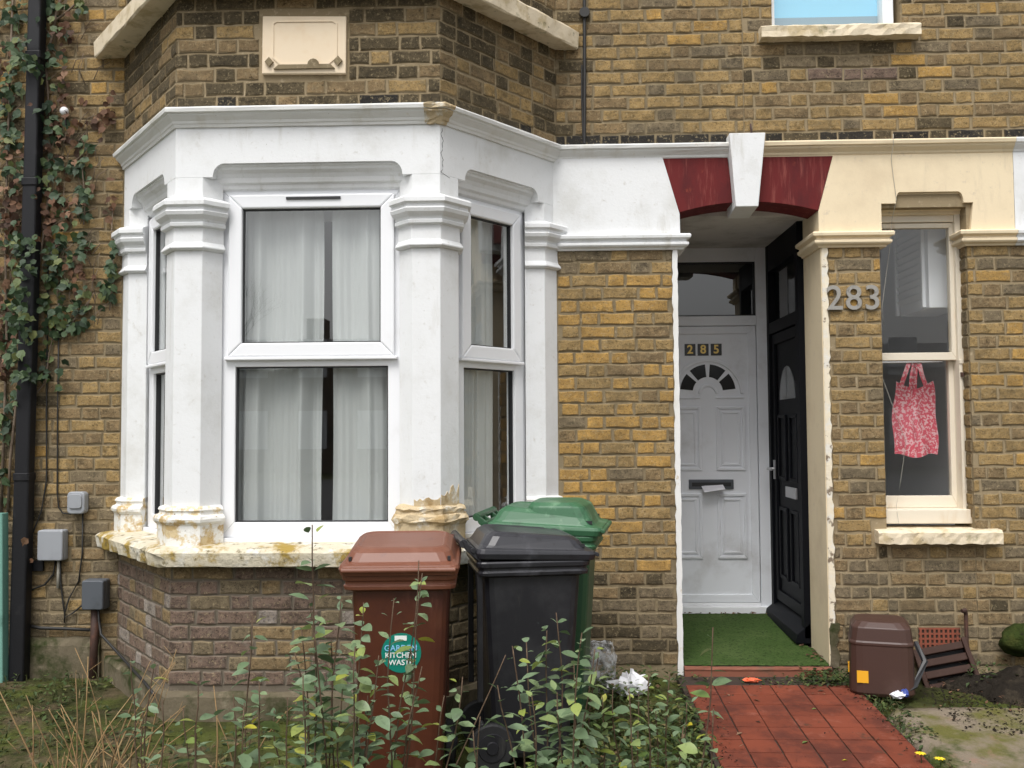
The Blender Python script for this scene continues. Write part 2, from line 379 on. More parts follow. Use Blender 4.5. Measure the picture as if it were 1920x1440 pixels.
class MB:
    def __init__(s):
        s.v, s.f, s.mi, s.at = [], [], [], None
    def add(s, vs_, fs_, mi=0):
        k = len(s.v)
        s.v += [tuple(p) for p in vs_]
        s.f += [tuple(i + k for i in f) for f in fs_]
        s.mi += [mi] * len(fs_)
        return s
    def box(s, x0, y0, z0, x1, y1, z1, mi=0):
        return s.add([(x0, y0, z0), (x1, y0, z0), (x1, y1, z0), (x0, y1, z0), (x0, y0, z1), (x1, y0, z1), (x1, y1, z1), (x0, y1, z1)],
                     [(0, 3, 2, 1), (4, 5, 6, 7), (0, 1, 5, 4), (1, 2, 6, 5), (2, 3, 7, 6), (3, 0, 4, 7)], mi)
    def obox(s, fn, a0, a1, z0, z1, n0, n1):
        """box in facet coordinates: along, height, outward"""
        P = [fn(a, z, n) for z in (z0, z1) for (a, n) in ((a0, n1), (a1, n1), (a1, n0), (a0, n0))]
        return s.add(P, [(0, 3, 2, 1), (4, 5, 6, 7), (0, 1, 5, 4), (1, 2, 6, 5), (2, 3, 7, 6), (3, 0, 4, 7)])
    def prism(s, fn, poly, n0, n1):
        """polygon (along, height) extruded from n0 (back) to n1 (front)"""
        k = len(poly)
        P = [fn(a, z, n1) for a, z in poly] + [fn(a, z, n0) for a, z in poly]
        F = [tuple(range(k)), tuple(range(2 * k - 1, k - 1, -1))] + [(i, i + k, (i + 1) % k + k, (i + 1) % k) for i in range(k)]
        return s.add(P, F)
    def sweep(s, path, prof, sub=0, jit=0.0, caps=True, closed=True):
        """profile (outward, z) carried along a plan path with mitred corners; outward is right of travel"""
        path = [Vector(p) for p in path]
        nrm = []
        for i in range(len(path)):
            ds = []
            if i > 0: ds.append((path[i] - path[i - 1]).normalized())
            if i < len(path) - 1: ds.append((path[i + 1] - path[i]).normalized())
            ns = [Vector((d.y, -d.x)) for d in ds]
            if len(ns) == 1:
                nrm.append(ns[0])
            else:
                b = (ns[0] + ns[1]).normalized()
                nrm.append(b / max(.35, b.dot(ns[0])))
        pts = []
        for i in range(len(path)):
            pts.append((path[i], nrm[i]))
            if sub and i < len(path) - 1:
                k = max(1, int((path[i + 1] - path[i]).length / sub))
                d = (path[i + 1] - path[i]).normalized()
                nn = Vector((d.y, -d.x))
                A = path[i], nrm[i]
                B = path[i + 1], nrm[i + 1]
                for j in range(1, k):
                    t = j / k
                    pts.append((A[0].lerp(B[0], t), A[1].lerp(B[1], t)))
        k = len(prof)
        V = []
        for p, nn in pts:
            for off, z in prof:
                j = (rnd.uniform(-jit, jit), rnd.uniform(-jit, jit)) if jit else (0, 0)
                q = p + nn * (off + j[0])
                V.append((q.x, q.y, z + j[1]))
        F = []
        for i in range(len(pts) - 1):
            for j in range(k if closed else k - 1):
                a, b = i * k + j, i * k + (j + 1) % k
                F.append((a, a + k, b + k, b))
        if caps and closed:
            F += [tuple(range(k)), tuple(range((len(pts)) * k - 1, (len(pts) - 1) * k - 1, -1))]
        return s.add(V, F)
    def tube(s, pts, r, n=6, caps=True):
        pts = [Vector(p) for p in pts]
        rs = r if isinstance(r, (list, tuple)) else [r] * len(pts)
        V = []
        for i, p in enumerate(pts):
            d = (pts[min(i + 1, len(pts) - 1)] - pts[max(i - 1, 0)]).normalized()
            a = d.cross(Vector((0, 0, 1)) if abs(d.z) < .95 else Vector((0, 1, 0))).normalized()
            b = d.cross(a)
            for j in range(n):
                t = 2 * math.pi * j / n
                V.append(p + (a * math.cos(t) + b * math.sin(t)) * rs[i])
        F = [(i * n + j, i * n + (j + 1) % n, (i + 1) * n + (j + 1) % n, (i + 1) * n + j) for i in range(len(pts) - 1) for j in range(n)]
        if caps:
            F += [tuple(range(n - 1, -1, -1)), tuple(range((len(pts) - 1) * n, len(pts) * n))]
        return s.add(V, F)
    def loft(s, rings, caps=True):
        k = len(rings[0])
        V = [p for r in rings for p in r]
        F = [(i * k + j, i * k + (j + 1) % k, (i + 1) * k + (j + 1) % k, (i + 1) * k + j) for i in range(len(rings) - 1) for j in range(k)]
        if caps:
            F += [tuple(range(k - 1, -1, -1)), tuple(range((len(rings) - 1) * k, len(rings) * k))]
        return s.add(V, F)
    def grid(s, fn, nu, nv):
        V = [fn(i / nu, j / nv) for j in range(nv + 1) for i in range(nu + 1)]
        F = [(j * (nu + 1) + i, j * (nu + 1) + i + 1, (j + 1) * (nu + 1) + i + 1, (j + 1) * (nu + 1) + i) for j in range(nv) for i in range(nu)]
        return s.add(V, F)
    def mesh(s, name, off=None):
        me = bpy.data.meshes.new(name)
        V = s.v if off is None else [(x - off.x, y - off.y, z - off.z) for x, y, z in s.v]
        me.from_pydata(V, [], s.f)
        return me
    def build(s, name, m, parent=None, smooth=False, bevel=0.0, local=False, label=None):
        off = None if (parent is None or local) else root_loc(parent)
        me = s.mesh(name, off)
        for x in (m if isinstance(m, list) else [m]):
            me.materials.append(x)
        if isinstance(m, list):
            me.polygons.foreach_set("material_index", s.mi)
        o = bpy.data.objects.new(name, me)
        COL.objects.link(o)
        if parent: o.parent = parent
        if smooth:
            me.polygons.foreach_set("use_smooth", [True] * len(me.polygons))
        if bevel:
            b = o.modifiers.new("bevel", 'BEVEL')
            b.width, b.segments, b.limit_method, b.angle_limit = bevel, 2, 'ANGLE', rad(35)
            b.harden_normals = False
        if label: o["label"] = label
        return o

def fix_normals(o):
    import bmesh
    bm = bmesh.new()
    bm.from_mesh(o.data)
    bmesh.ops.recalc_face_normals(bm, faces=bm.faces[:])
    bm.to_mesh(o.data)
    bm.free()
    return o

def text_mesh(body, size, depth, font_bold=0.0):
    cu = bpy.data.curves.new("lettering", 'FONT')
    cu.body, cu.size, cu.extrude, cu.align_x, cu.align_y = body, size, depth, 'CENTER', 'CENTER'
    cu.offset = font_bold
    cu.resolution_u = 4
    o = bpy.data.objects.new("lettering", cu)
    COL.objects.link(o)
    bpy.context.view_layer.update()
    me = bpy.data.meshes.new_from_object(o.evaluated_get(bpy.context.evaluated_depsgraph_get()))
    bpy.data.objects.remove(o)
    return me

def lettering(name, body, size, depth, m, parent, loc, rz=0.0, bold=0.0, sx=1.0):
    """upright lettering that faces -Y before its turn about Z; loc is in the parent's frame"""
    me = text_mesh(body, size, depth, bold)
    me.materials.clear()
    me.materials.append(m)
    me.transform(Matrix.Rotation(rz, 4, 'Z') @ Matrix.Rotation(rad(90), 4, 'X') @ Matrix.Scale(sx, 4, (1, 0, 0)))
    o = bpy.data.objects.new(name, me)
    COL.objects.link(o)
    o.parent = parent
    o.location = loc
    return o

def gz(y):
    return -0.068 * max(0.0, min(-y, 4.5) - .25)

def front(a, z, n):            # the main wall: along = x, outward = -y
    return (a, -n, z)

# ------------------------------------------------------------------ bay plan
P0, P1, P2, P3 = Vector((-2.503, 0)), Vector((-1.897, -.76)), Vector((-.530, -.76)), Vector((.070, 0))
def facet(A, B):
    u = (B - A).normalized()
    nn = Vector((u.y, -u.x))
    def fn(a, z, n):
        q = A + u * a + nn * n
        return (q.x, q.y, z)
    fn.L = (B - A).length
    fn.u, fn.n, fn.A = u, nn, A
    return fn
FL, FF, FR = facet(P0, P1), facet(P1, P2), facet(P2, P3)
BAY = [P0, P1, P2, P3]

# ------------------------------------------------------------------ the two houses
H1 = empty("terraced_house", "yellow brick terraced house with white painted bay window and white front door", "house", (-1.2, 0, 0), group="terraced houses of the row")
H2 = empty("terraced_house", "yellow brick terraced house with cream trim, tall sash window and pewter number 283", "house", (2.0, 0, 0), group="terraced houses of the row")
ROOTS = {1: H1, 2: H2}
T = .27        # wall thickness

w1 = MB()
w1.box(-4.2, .0, -.3, P0.x + .03, T, 4.6)
w1.box(P3.x - .03, .0, -.3, .768, T, 4.6)
w1.box(.768, .0, 2.93, 1.17, T, 4.6)
w1.box(P0.x + .03, .02, 2.72, P3.x - .03, T, 4.6)
wall1 = w1.build("front_wall", M['mortar'], H1)
w2 = MB()
w2.box(1.17, 0, 2.93, 3.9, T, 3.70)
w2.box(1.17, 0, 3.70, 1.345, T, 4.6)
w2.box(2.095, 0, 3.70, 3.9, T, 4.6)
w2.box(1.612, 0, -.3, 1.938, T, 2.93)
w2.box(2.435, 0, -.3, 3.9, T, 2.93)
w2.box(1.938, 0, -.3, 2.435, T, .80)
w2.box(1.938, 0, 2.68, 2.435, T, 2.93)
wall2 = w2.build("front_wall", M['mortar_light'], H2)
bw = MB()
for fn, z0, z1 in ((FL, -.3, .80), (FF, -.3, .80), (FR, -.3, .80)):
    bw.obox(fn, 0.0, fn.L, z0, z1, -.2, 0)
plinth = bw.build("bay_plinth", M['mortar_grey'], H1)
bw = MB()
for fn in (FL, FF, FR):
    bw.obox(fn, 0.0, fn.L, 2.99, 4.6, -.2, 0)
baytop = bw.build("bay_upper_wall", M['mortar_light'], H1)

# ------------------------------------------------------------------ bricks: Flemish bond, worn faces, every piece its own
def brick_mesh(L, seed):
    r = random.Random(seed)
    Hh, d = .066 / 2, .022
    x = L / 2
    j = lambda s: r.uniform(-s, s)
    outer = [(-x + j(.003), -Hh + j(.003)), (-x * .33 + j(.01), -Hh + j(.0034)), (x * .33 + j(.01), -Hh + j(.0034)), (x + j(.003), -Hh + j(.003)), (x + j(.003), j(.01)),
             (x + j(.003), Hh + j(.003)), (x * .33 + j(.01), Hh + j(.0034)), (-x * .33 + j(.01), Hh + j(.0034)), (-x + j(.003), Hh + j(.003)), (-x + j(.003), j(.01))]
    k = len(outer)
    inner = []
    for a, c in outer:
        inset = .0055 + r.uniform(0, .004)
        inner.append((a - math.copysign(min(inset, abs(a)), a) if abs(a) > x * .6 else a, c - math.copysign(min(inset, abs(c) * .8), c)))
    V = [(a, -.0015 + r.uniform(-.001, .001), c) for a, c in outer] + [(a, -.0056 + j(.0012), c) for a, c in inner] + [(a, d, c) for a, c in outer]
    F = [(i, (i + 1) % k, k + (i + 1) % k, k + i) for i in range(k)] + [tuple(range(k, 2 * k))] + [(i, 2 * k + i, 2 * k + (i + 1) % k, (i + 1) % k) for i in range(k)]
    return V, F, [0.0] * k + [1.0] * k + [0.0] * k

BM = {'s': [brick_mesh(.2010, 100 + i) for i in range(8)], 'h': [brick_mesh(.0970, 200 + i) for i in range(6)]}
BL = {'s': .2010, 'h': .0970}
BMESH = {}
for key, lst in BM.items():
    for i, (V, F, A) in enumerate(lst):
        me = bpy.data.meshes.new("brick")
        me.from_pydata(V, [], F)
        at = me.attributes.new("edge", 'FLOAT', 'POINT')
        at.data.foreach_set("value", A)
        me.materials.append(BR['ochre'])
        BMESH[(key, i)] = me

PITCH, Z0 = .075, .060
bricks = []      # (house, parent wall, position, angle, width, key, variant, kind)

def pick(wts):
    t = rnd.random() * sum(wts.values())
    for k, w_ in wts.items():
        t -= w_
        if t <= 0: return k
    return k

def lay(house, parent, fn, a0, a1, z0, z1, wts, holes=(), shift=0.0, edge0=0.0, edge1=0.0):
    """courses from z0 to z1 between a0 and a1 of a wall face; holes are (a0, a1, z0, z1)"""
    ang = math.atan2(fn(1, 0, 0)[1] - fn(0, 0, 0)[1], fn(1, 0, 0)[0] - fn(0, 0, 0)[0])
    k = math.ceil((z0 - Z0) / PITCH - .35)
    while True:
        zc = Z0 + (k + .5) * PITCH
        if zc > z1: break
        spans = [(a0, a1)]
        for h in holes:
            if h[2] < zc < h[3]:
                new = []
                for s, e in spans:
                    if h[0] > s + .02: new.append((s, min(e, h[0])))
                    if h[1] < e - .02: new.append((max(s, h[1]), e))
                spans = [q for q in new if q[1] - q[0] > .02]
        off = shift + (k % 2) * .158 + rnd.uniform(-.03, .03)
        i = math.floor((a0 - off) / .316) - 1
        while True:
            s = off + i * .316
            if s > a1: break
            for key, b0 in (('s', s), ('h', s + .210)):
                b1 = b0 + BL[key]
                for u, e in spans:
                    c0, c1 = max(b0, u), min(b1, e)
                    wd = c1 - c0
                    if wd < .026: continue
                    wv = wts(zc, (c0 + c1) / 2) if callable(wts) else wts
                    mid = (c0 + c1) / 2
                    bricks.append((house, parent, Vector(fn(mid, zc + rnd.uniform(-.0025, .0025), rnd.uniform(-.001, .0035))), ang + rnd.uniform(-.006, .006),
                                   (wd - .002) / BL[key], key, rnd.randrange(len(BM[key])), pick(wv)))
            i += 1
        k += 1

def w_left(z, a):
    if z < .95: return {'grey': 45, 'brown': 35, 'dark': 8, 'ochre': 12}
    return {'brown': 40, 'ochre': 42, 'grey': 12, 'dark': 4, 'yellow': 2}
def w_pillar(z, a):
    if z > 2.30: return {'brown': 40, 'grey': 45, 'ochre': 15}
    if z > .78: return {'yellow': 62, 'ochre': 27, 'brown': 7, 'grey': 4}
    if z > .56: return {'ochre': 40, 'yellow': 25, 'brown': 35}
    if z > .25: return {'grey': 45, 'brown': 35, 'dark': 20}
    return {'dark': 55, 'grey': 40, 'brown': 20}
def w_upper(z, a):
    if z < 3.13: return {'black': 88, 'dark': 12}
    if a < .25: return {'dark': 35, 'brown': 45, 'ochre': 20}
    if 1.25 < a < 2.1 and 3.48 < z < 3.66: return {'dark': 45, 'brown': 35, 'grey': 20}
    if 1.3 < a < 2.1 and 3.40 < z < 3.48: return {'grey': 60, 'pink': 25, 'ochre': 15}
    return {'ochre': 56, 'brown': 28, 'yellow': 6, 'grey': 8, 'dark': 2}
def w_c(z, a):
    if z > 1.15: return {'ochre': 60, 'yellow': 10, 'brown': 26, 'grey': 4}
    if z > .7: return {'ochre': 36, 'brown': 36, 'grey': 24, 'yellow': 4}
    return {'grey': 48, 'brown': 40, 'ochre': 10, 'dark': 6}
def w_bay(z, a):
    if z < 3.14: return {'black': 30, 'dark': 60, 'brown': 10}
    if z > 3.50: return {'dark': 78, 'brown': 22}
    return {'dark': 52, 'brown': 30, 'ochre': 18}
def w_plinth(z, a):
    if z > .63: return {'brown': 50, 'dark': 25, 'pink': 25}
    return {'pink': 52, 'brown': 22, 'pale': 18, 'grey': 12}
def w_plinth_r(z, a):
    return {'grey': 60, 'dark': 25, 'brown': 15}

lay(1, wall1, front, -4.1, P0.x - .004, .02, 4.5, w_left, shift=.05)
lay(1, wall1, front, P3.x + .004, .742, .02, 2.44, w_pillar, shift=.02)
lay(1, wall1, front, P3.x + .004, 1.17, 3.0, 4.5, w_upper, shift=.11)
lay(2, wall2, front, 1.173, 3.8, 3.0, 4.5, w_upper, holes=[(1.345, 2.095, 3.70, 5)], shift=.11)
lay(2, wall2, front, 1.640, 1.938, .02, 2.44, w_c, holes=[(1.85, 3, .70, .85)], shift=.08)
lay(2, wall2, front, 1.938, 2.432, .02, .76, w_c, holes=[(2.09, 2.34, .135, .285)], shift=.08)
lay(2, wall2, front, 2.432, 3.8, .02, 2.44, w_c, shift=.08)
rev = lambda a, z, n: (2.432 - n, a, z)      # reveal right of the sash window, faces -x
def rev_fn(a, z, n): return (2.4345 - n, .27 - a, z)
lay(2, wall2, rev_fn, .16, .262, .86, 2.44, {'ochre': 40, 'brown': 50, 'grey': 20}, shift=.16)
lay(1, baytop, FL, .0, FL.L + .005, 3.0, 4.3, w_bay, shift=.04)
lay(1, baytop, FF, -.005, FF.L + .005, 3.0, 3.95, w_bay, holes=[(.43, .90, 3.235, 3.55)], shift=.02)
lay(1, baytop, FR, -.005, FR.L, 3.0, 4.3, w_bay, shift=.10)
lay(1, plinth, FL, .0, FL.L + .005, .11, .74, w_plinth, shift=.03)
lay(1, plinth, FF, -.005, FF.L + .005, .11, .74, w_plinth, shift=.09)
lay(1, plinth, FR, .0, FR.L, .11, .74, w_plinth_r, shift=.05)

def screen(p):
    q = p - CAM
    z = q.dot(fw)
    if z < .1: return None
    return 960 + 1806 * q.dot(rt2) / z, 720 - 1806 * q.dot(up2) / z, 1806 / z

COVER = [(0, -100, 60, 900), (230, 0, 1040, 20), (640, 1000, 860, 1440), (890, 1000, 1100, 1440), (560, 1130, 700, 1440)]   # what hides bricks
def shown(b):
    s = screen(b[2])
    if s is None or not (-20 < s[0] < 1940 and -10 < s[1] < 1450): return 0
    if any(c[0] < s[0] < c[2] and c[1] < s[1] < c[3] for c in COVER): return .01
    fn_n = Vector((math.sin(b[3]), -math.cos(b[3]), 0))
    return BL[b[5]] * b[4] * s[2] ** 2 * max(.05, fn_n.dot((CAM - b[2]).normalized()))

for house in (1, 2):
    mine = sorted([b for b in bricks if b[0] == house], key=shown, reverse=True)
    single, rest = mine[:295], mine[295:]
    rl = root_loc(ROOTS[house])
    for b in single:
        o = bpy.data.objects.new("brick", BMESH[(b[5], b[6])])
        COL.objects.link(o)
        o.parent = b[1]
        o.location = b[2] - rl
        o.rotation_euler = (0, rnd.uniform(-.006, .006), b[3])
        o.scale = (b[4], 1, 1)
        o.material_slots[0].link = 'OBJECT'
        o.material_slots[0].material = BR[b[7]]
    by_wall = {}
    for b in rest:
        by_wall.setdefault(ROOTS[house].name, []).append(b)
    kinds = list(BR)
    for _, lst in by_wall.items():
        V, F, A, MI = [], [], [], []
        for b in lst:
            v, f, a = BM[b[5]][b[6]]
            mt = Matrix.Translation(b[2] - rl) @ Matrix.Rotation(b[3], 4, 'Z') @ Matrix.Diagonal((b[4], 1, 1, 1))
            k = len(V)
            V += [tuple(mt @ Vector(p)) for p in v]
            F += [tuple(i + k for i in q) for q in f]
            A += a
            MI += [kinds.index(b[7])] * len(f)
        me = bpy.data.meshes.new("brickwork")
        me.from_pydata(V, [], F)
        at = me.attributes.new("edge", 'FLOAT', 'POINT')
        at.data.foreach_set("value", A)
        for kd in kinds: me.materials.append(BR[kd])
        me.polygons.foreach_set("material_index", MI)
        o = bpy.data.objects.new("brickwork", me)
        COL.objects.link(o)
        o.parent = ROOTS[house]
        o["kind"] = "stuff"

# ------------------------------------------------------------------ white trim of the bay
# footing under the brick plinth
MB().sweep([P0 + Vector((-.05, 0)), P1, P2, P3], [(-.15, -.3), (.035, -.3), (.035, .085), (.02, .108), (-.15, .11)], sub=.06, jit=.004).build("bay_footing", M['footing'], H1)
MB().sweep([Vector((-3.02, 0)), Vector((-2.60, 0))], [(-.05, -.3), (.03, -.3), (.035, .17), (.02, .21), (-.05, .22)], sub=.05, jit=.007).build("wall_footing", M['footing'], H1)

# stone sill round the bay, its nose chipped
sp = MB()
sp.sweep([P0 + Vector((-.06, .06)), P1, P2, P3], [(-.14, .845), (.04, .832), (.085, .822), (.107, .806), (.104, .775), (.098, .740), (.07, .733), (.01, .730), (-.14, .73)], sub=.055, jit=.0022)
for i, p in enumerate(sp.v):          # chips out of the left nose
    q = Vector((p[0], p[1]))
    if p[2] < .79 and p[0] < -1.93 and ((p[0] * 9.1) % 1.0) < .42:
        c = Vector((-1.3, .3))
        d = (c - q).normalized() * .022
        sp.v[i] = (p[0] + d.x, p[1] + d.y, p[2] + .012)
sill_o = sp.build("bay_sill", M['sill'], H1)

# piers: half-octagon plan at the front corners, half piers at the wall
PLAN = {
    'L0': [P0 + Vector((-.001, .05)), P0, FL.A + FL.u * .115, FL.A + FL.u * .19 - FL.n * .085],
    'L1': [P1 - FL.u * .215 - FL.n * .085, P1 - FL.u * .135, P1, P1 + FF.u * .143, P1 + FF.u * .222 - FF.n * .085],
    'R1': [P2 - FF.u * .222 - FF.n * .085, P2 - FF.u * .143, P2, P2 + FR.u * .135, P2 + FR.u * .215 - FR.n * .085],
    'R0': [P3 - FR.u * .19 - FR.n * .085, P3 - FR.u * .115, P3, P3 + Vector((.001, .05))],
}
def pier(key, base_mat):
    pl = PLAN[key]
    b = -.12
    t = pier_root = MB().sweep(pl, [(b, 1.00), (.0, 1.00), (.0, 2.715), (b, 2.715)]).build("bay_pier", M['white'], H1, bevel=.003)
    cp = MB().sweep(pl, [(b, 2.335), (.012, 2.335), (.026, 2.345), (.026, 2.352), (.008, 2.378), (.006, 2.452), (.028, 2.458), (.030, 2.474), (.024, 2.478), (.030, 2.492), (.052, 2.512),
                          (.058, 2.530), (.050, 2.536), (.050, 2.552), (.066, 2.560), (.066, 2.582), (.058, 2.592), (.0, 2.612), (b, 2.612)])
    cp.build("capital", M['white'], t, bevel=.0015)
    bs = MB().sweep(pl, [(b, .815), (.030, .815), (.030, .935), (.036, .940), (.046, .952), (.048, .966), (.040, .980), (.022, .986), (.020, 1.0), (.028, 1.010), (.020, 1.022), (.0, 1.030), (b, 1.030)],
                    sub=.03, jit=.0016 if base_mat != 'bare' else .0065)
    bs.build("pier_base", M[base_mat], t, label="pier base with the paint flaked off to bare render" if base_mat == 'bare' else None)
    return t
pier('L0', 'white_peel')
pier('L1', 'white_peel')
pier('R1', 'bare')
pier('R0', 'white_dirty')
ck = MB()
pts = [FR(.016 + .006 * math.sin(i * 2.1) + .005 * math.sin(i * 5.3), 2.955 - i * .0165, .0) for i in range(15)]
ck.tube(pts, [.0008 + .0011 * abs(math.sin(i * 1.7)) for i in range(15)], 4)
ck.tube([pts[-1], FR(.035, 2.716, 0), FR(.07, 2.706, 0)], .0012, 4)
ck.build("crack", M['black_gasket'], H1)
# flaked render creeping up the shaft above the bare base
fl = MB()
for fn, s0, s1, zt in ((FF, FF.L - .135, FF.L - .002, 1.10), (FR, .002, .13, 1.15)):
    poly = [(s0, 1.0), (s1, 1.0)]
    k = 9
    for i in range(k + 1):
        t = 1 - i / k
        poly.append((s0 + (s1 - s0) * t, 1.035 + (zt - 1.035) * (.45 + .55 * (t if fn is FR else .4 * t)) * rnd.uniform(.45, 1.0)))
    fl.prism(fn, poly, -.01, .0035)
fl.build("bare_render_patch", M['bare'], H1)

# fascia with shouldered openings over each window
def arc(cx, cz, r, t0, t1, k=6):
    return [(cx + r * math.cos(rad(t0 + (t1 - t0) * i / k)), cz + r * math.sin(rad(t0 + (t1 - t0) * i / k))) for i in range(k + 1)]
def fascia_poly(L, s0, s1, zb=2.715, zt=2.99, zh=2.785, flat=.05, r=.058):
    right = arc(s1 - flat, zh, r * 1.0, 270, 180) if False else None
    p = [(0, zt), (0, zb), (s0, zb), (s0 + flat, zb)]
    p += [(s0 + flat + r - r * math.cos(rad(t)) * 1.0, zb + (zh - zb) * math.sin(rad(t))) for t in (0, 18, 36, 54, 72, 90)][1:]
    q = [(s1 - flat - r + r * math.cos(rad(t)), zb + (zh - zb) * math.sin(rad(t))) for t in (0, 18, 36, 54, 72, 90)][1:]
    p += q[::-1] + [(s1 - flat, zb), (s1, zb), (L, zb), (L, zt)]
    return p
OPEN = {'F': (FF, .143, FF.L - .143), 'L': (FL, .115, FL.L - .135), 'R': (FR, .135, FR.L - .115)}
for k_, (fn, s0, s1) in OPEN.items():
    pl = fascia_poly(fn.L, s0, s1)
    MB().prism(fn, pl, -.20, .0).build("bay_fascia", M['white'], H1)
    # moulded hood inside the shouldered notch
    h = MB()
    r0, r1 = s0 + .07, s1 - .07
    prof = [(-.012, 2.80), (-.014, 2.776), (-.024, 2.770), (-.028, 2.758), (-.050, 2.744), (-.062, 2.722), (-.062, 2.712), (-.20, 2.712), (-.20, 2.80)]
    A, B = fn(r0 - .02, 0, 0), fn(r1 + .02, 0, 0)
    h.sweep([A[:2], B[:2]], prof)
    prof = [(-.060, 2.722), (-.066, 2.700), (-.080, 2.690), (-.086, 2.672), (-.10, 2.664), (-.20, 2.664), (-.20, 2.722)]
    A, B = fn(s0 + .0, 0, 0), fn(s1 - .0, 0, 0)
    h.sweep([A[:2], B[:2]], prof)
    h.build("window_hood", M['white'], H1, bevel=.0012)

CORN = [(-.10, 2.972), (.010, 2.972), (.014, 2.985), (.020, 2.990), (.024, 3.002), (.044, 3.020), (.050, 3.026), (.052, 3.034), (.066, 3.038), (.070, 3.054), (.066, 3.062), (.0, 3.078), (-.10, 3.08)]
MB().sweep([P0, P1, P2, P3, Vector((1.075, 0))], CORN, sub=.11, jit=.0012).build("cornice", M['white_dirty'], H1)
bc = MB()
def bc_fn(a, z, n): return FF(a, z, n)
bc.sweep([P2 - FF.u * .075, P2, P2 + FR.u * .04], [(o_ + .003 + rnd.uniform(-.004, .006), z_ + rnd.uniform(-.002, .003)) for o_, z_ in CORN], sub=.02, jit=.005)
bc.build("broken_cornice_patch", M['bare'], H1)

# white panel and string course between bay and porch
MB().prism(front, [(P3.x - .02, 2.99), (P3.x - .02, 2.50), (.789, 2.50), (.787, 2.655), (.692, 2.99)], .001, .022).build("painted_panel", M['white'], H1)
LEDGE = [(-.02, 2.448), (.018, 2.448), (.024, 2.458), (.040, 2.466), (.046, 2.474), (.046, 2.486), (.034, 2.492), (.034, 2.502), (.056, 2.512), (.058, 2.528), (.052, 2.536), (.0, 2.544), (-.02, 2.544)]
MB().sweep([(P3.x + .005, -.001), (.789, -.001), (.789, .30)], LEDGE).build("string_course", M['white'], H1, bevel=.001)

def ragged(x0, x1, z0, z1, y0, y1, jl, jr, step=.035):
    mb = MB()
    k = int((z1 - z0) / step)
    rings = []
    for i in range(k + 1):
        z = z0 + (z1 - z0) * i / k
        a, b = x0 + rnd.uniform(-jl, jl), x1 + rnd.uniform(-jr, jr)
        rings.append([(a, y0, z), (b, y0, z), (b, y1, z), (a, y1, z)])
    return mb.loft(rings)
ragged(.742, .772, .0, 2.45, -.012, .012, .005, .0025).build("painted_quoin", M['white_dirty'], H1)
pj = MB()
pj.box(.745, .012, -.1, .771, 1.30, 2.72)
pj.build("porch_side_wall", M['white'], H1)

# arch over the porch
def arc_soffit(x):            # segmental arch line between the springings
    t = (x - 1.185) / .405
    return 2.722 - .058 * t * t
ab = [(1.10, arc_soffit(1.10))] + [(1.10 - i * .0525, arc_soffit(1.10 - i * .0525)) for i in range(1, 6)] + [(.786, arc_soffit(.786)), (.690, 2.985), (1.07, 2.985)]
MB().prism(front, [(1.0, 1)] and ab[::-1], -.21, .018).build("arch_block", M['oxblood'], H1, bevel=.002)
ab = [(1.245, arc_soffit(1.245))] + [(1.245 + i * .055, arc_soffit(1.245 + i * .055)) for i in range(1, 6)] + [(1.586, arc_soffit(1.586)), (1.676, 2.985), (1.268, 2.985)]
MB().prism(front, ab, -.21, .018).build("arch_block", M['oxblood'], H2, bevel=.002)
ks = MB()
ks.add([(1.066, -.105, 3.102), (1.272, -.105, 3.102), (1.225, -.10, 2.676), (1.097, -.10, 2.676), (1.066, .10, 3.102), (1.272, .10, 3.102), (1.225, .16, 2.664), (1.097, .16, 2.664)],
       [(0, 3, 2, 1), (4, 5, 6, 7), (0, 1, 5, 4), (1, 2, 6, 5), (2, 3, 7, 6), (3, 0, 4, 7)])
fix_normals(ks.build("keystone", M['white'], H1, bevel=.004))

# porch lining
pc = MB()
pc.box(.771, .212, 2.690, 1.612, 1.32, 2.93)
pc.build("porch_ceiling", M['ceiling'], H1)
MB().box(1.612, .36, -.2, 1.72, 1.35, 2.72).build("porch_side_wall", M['dark_door'], H2)
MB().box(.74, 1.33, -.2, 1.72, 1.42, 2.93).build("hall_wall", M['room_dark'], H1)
# ramped porch floor and its red tiled step
fl_ = MB()
fl_.add([(.772, -.02, -.25), (1.612, -.02, -.25), (1.612, 1.32, -.25), (.772, 1.32, -.25), (.772, -.02, .058), (1.612, -.02, .058), (1.612, 1.32, .128), (.772, 1.32, .128)],
        [(0, 3, 2, 1), (4, 5, 6, 7), (0, 1, 5, 4), (1, 2, 6, 5), (2, 3, 7, 6), (3, 0, 4, 7)])
fl_.build("porch_floor", M['grout'], H1)
MB().sweep([(.775, -.022), (1.60, -.022)], [(-.02, -.1), (.018, -.1), (.022, .035), (.026, .046), (.022, .0575), (-.02, .0575)], sub=.05, jit=.0015).build("doorstep", M['step'], H1)

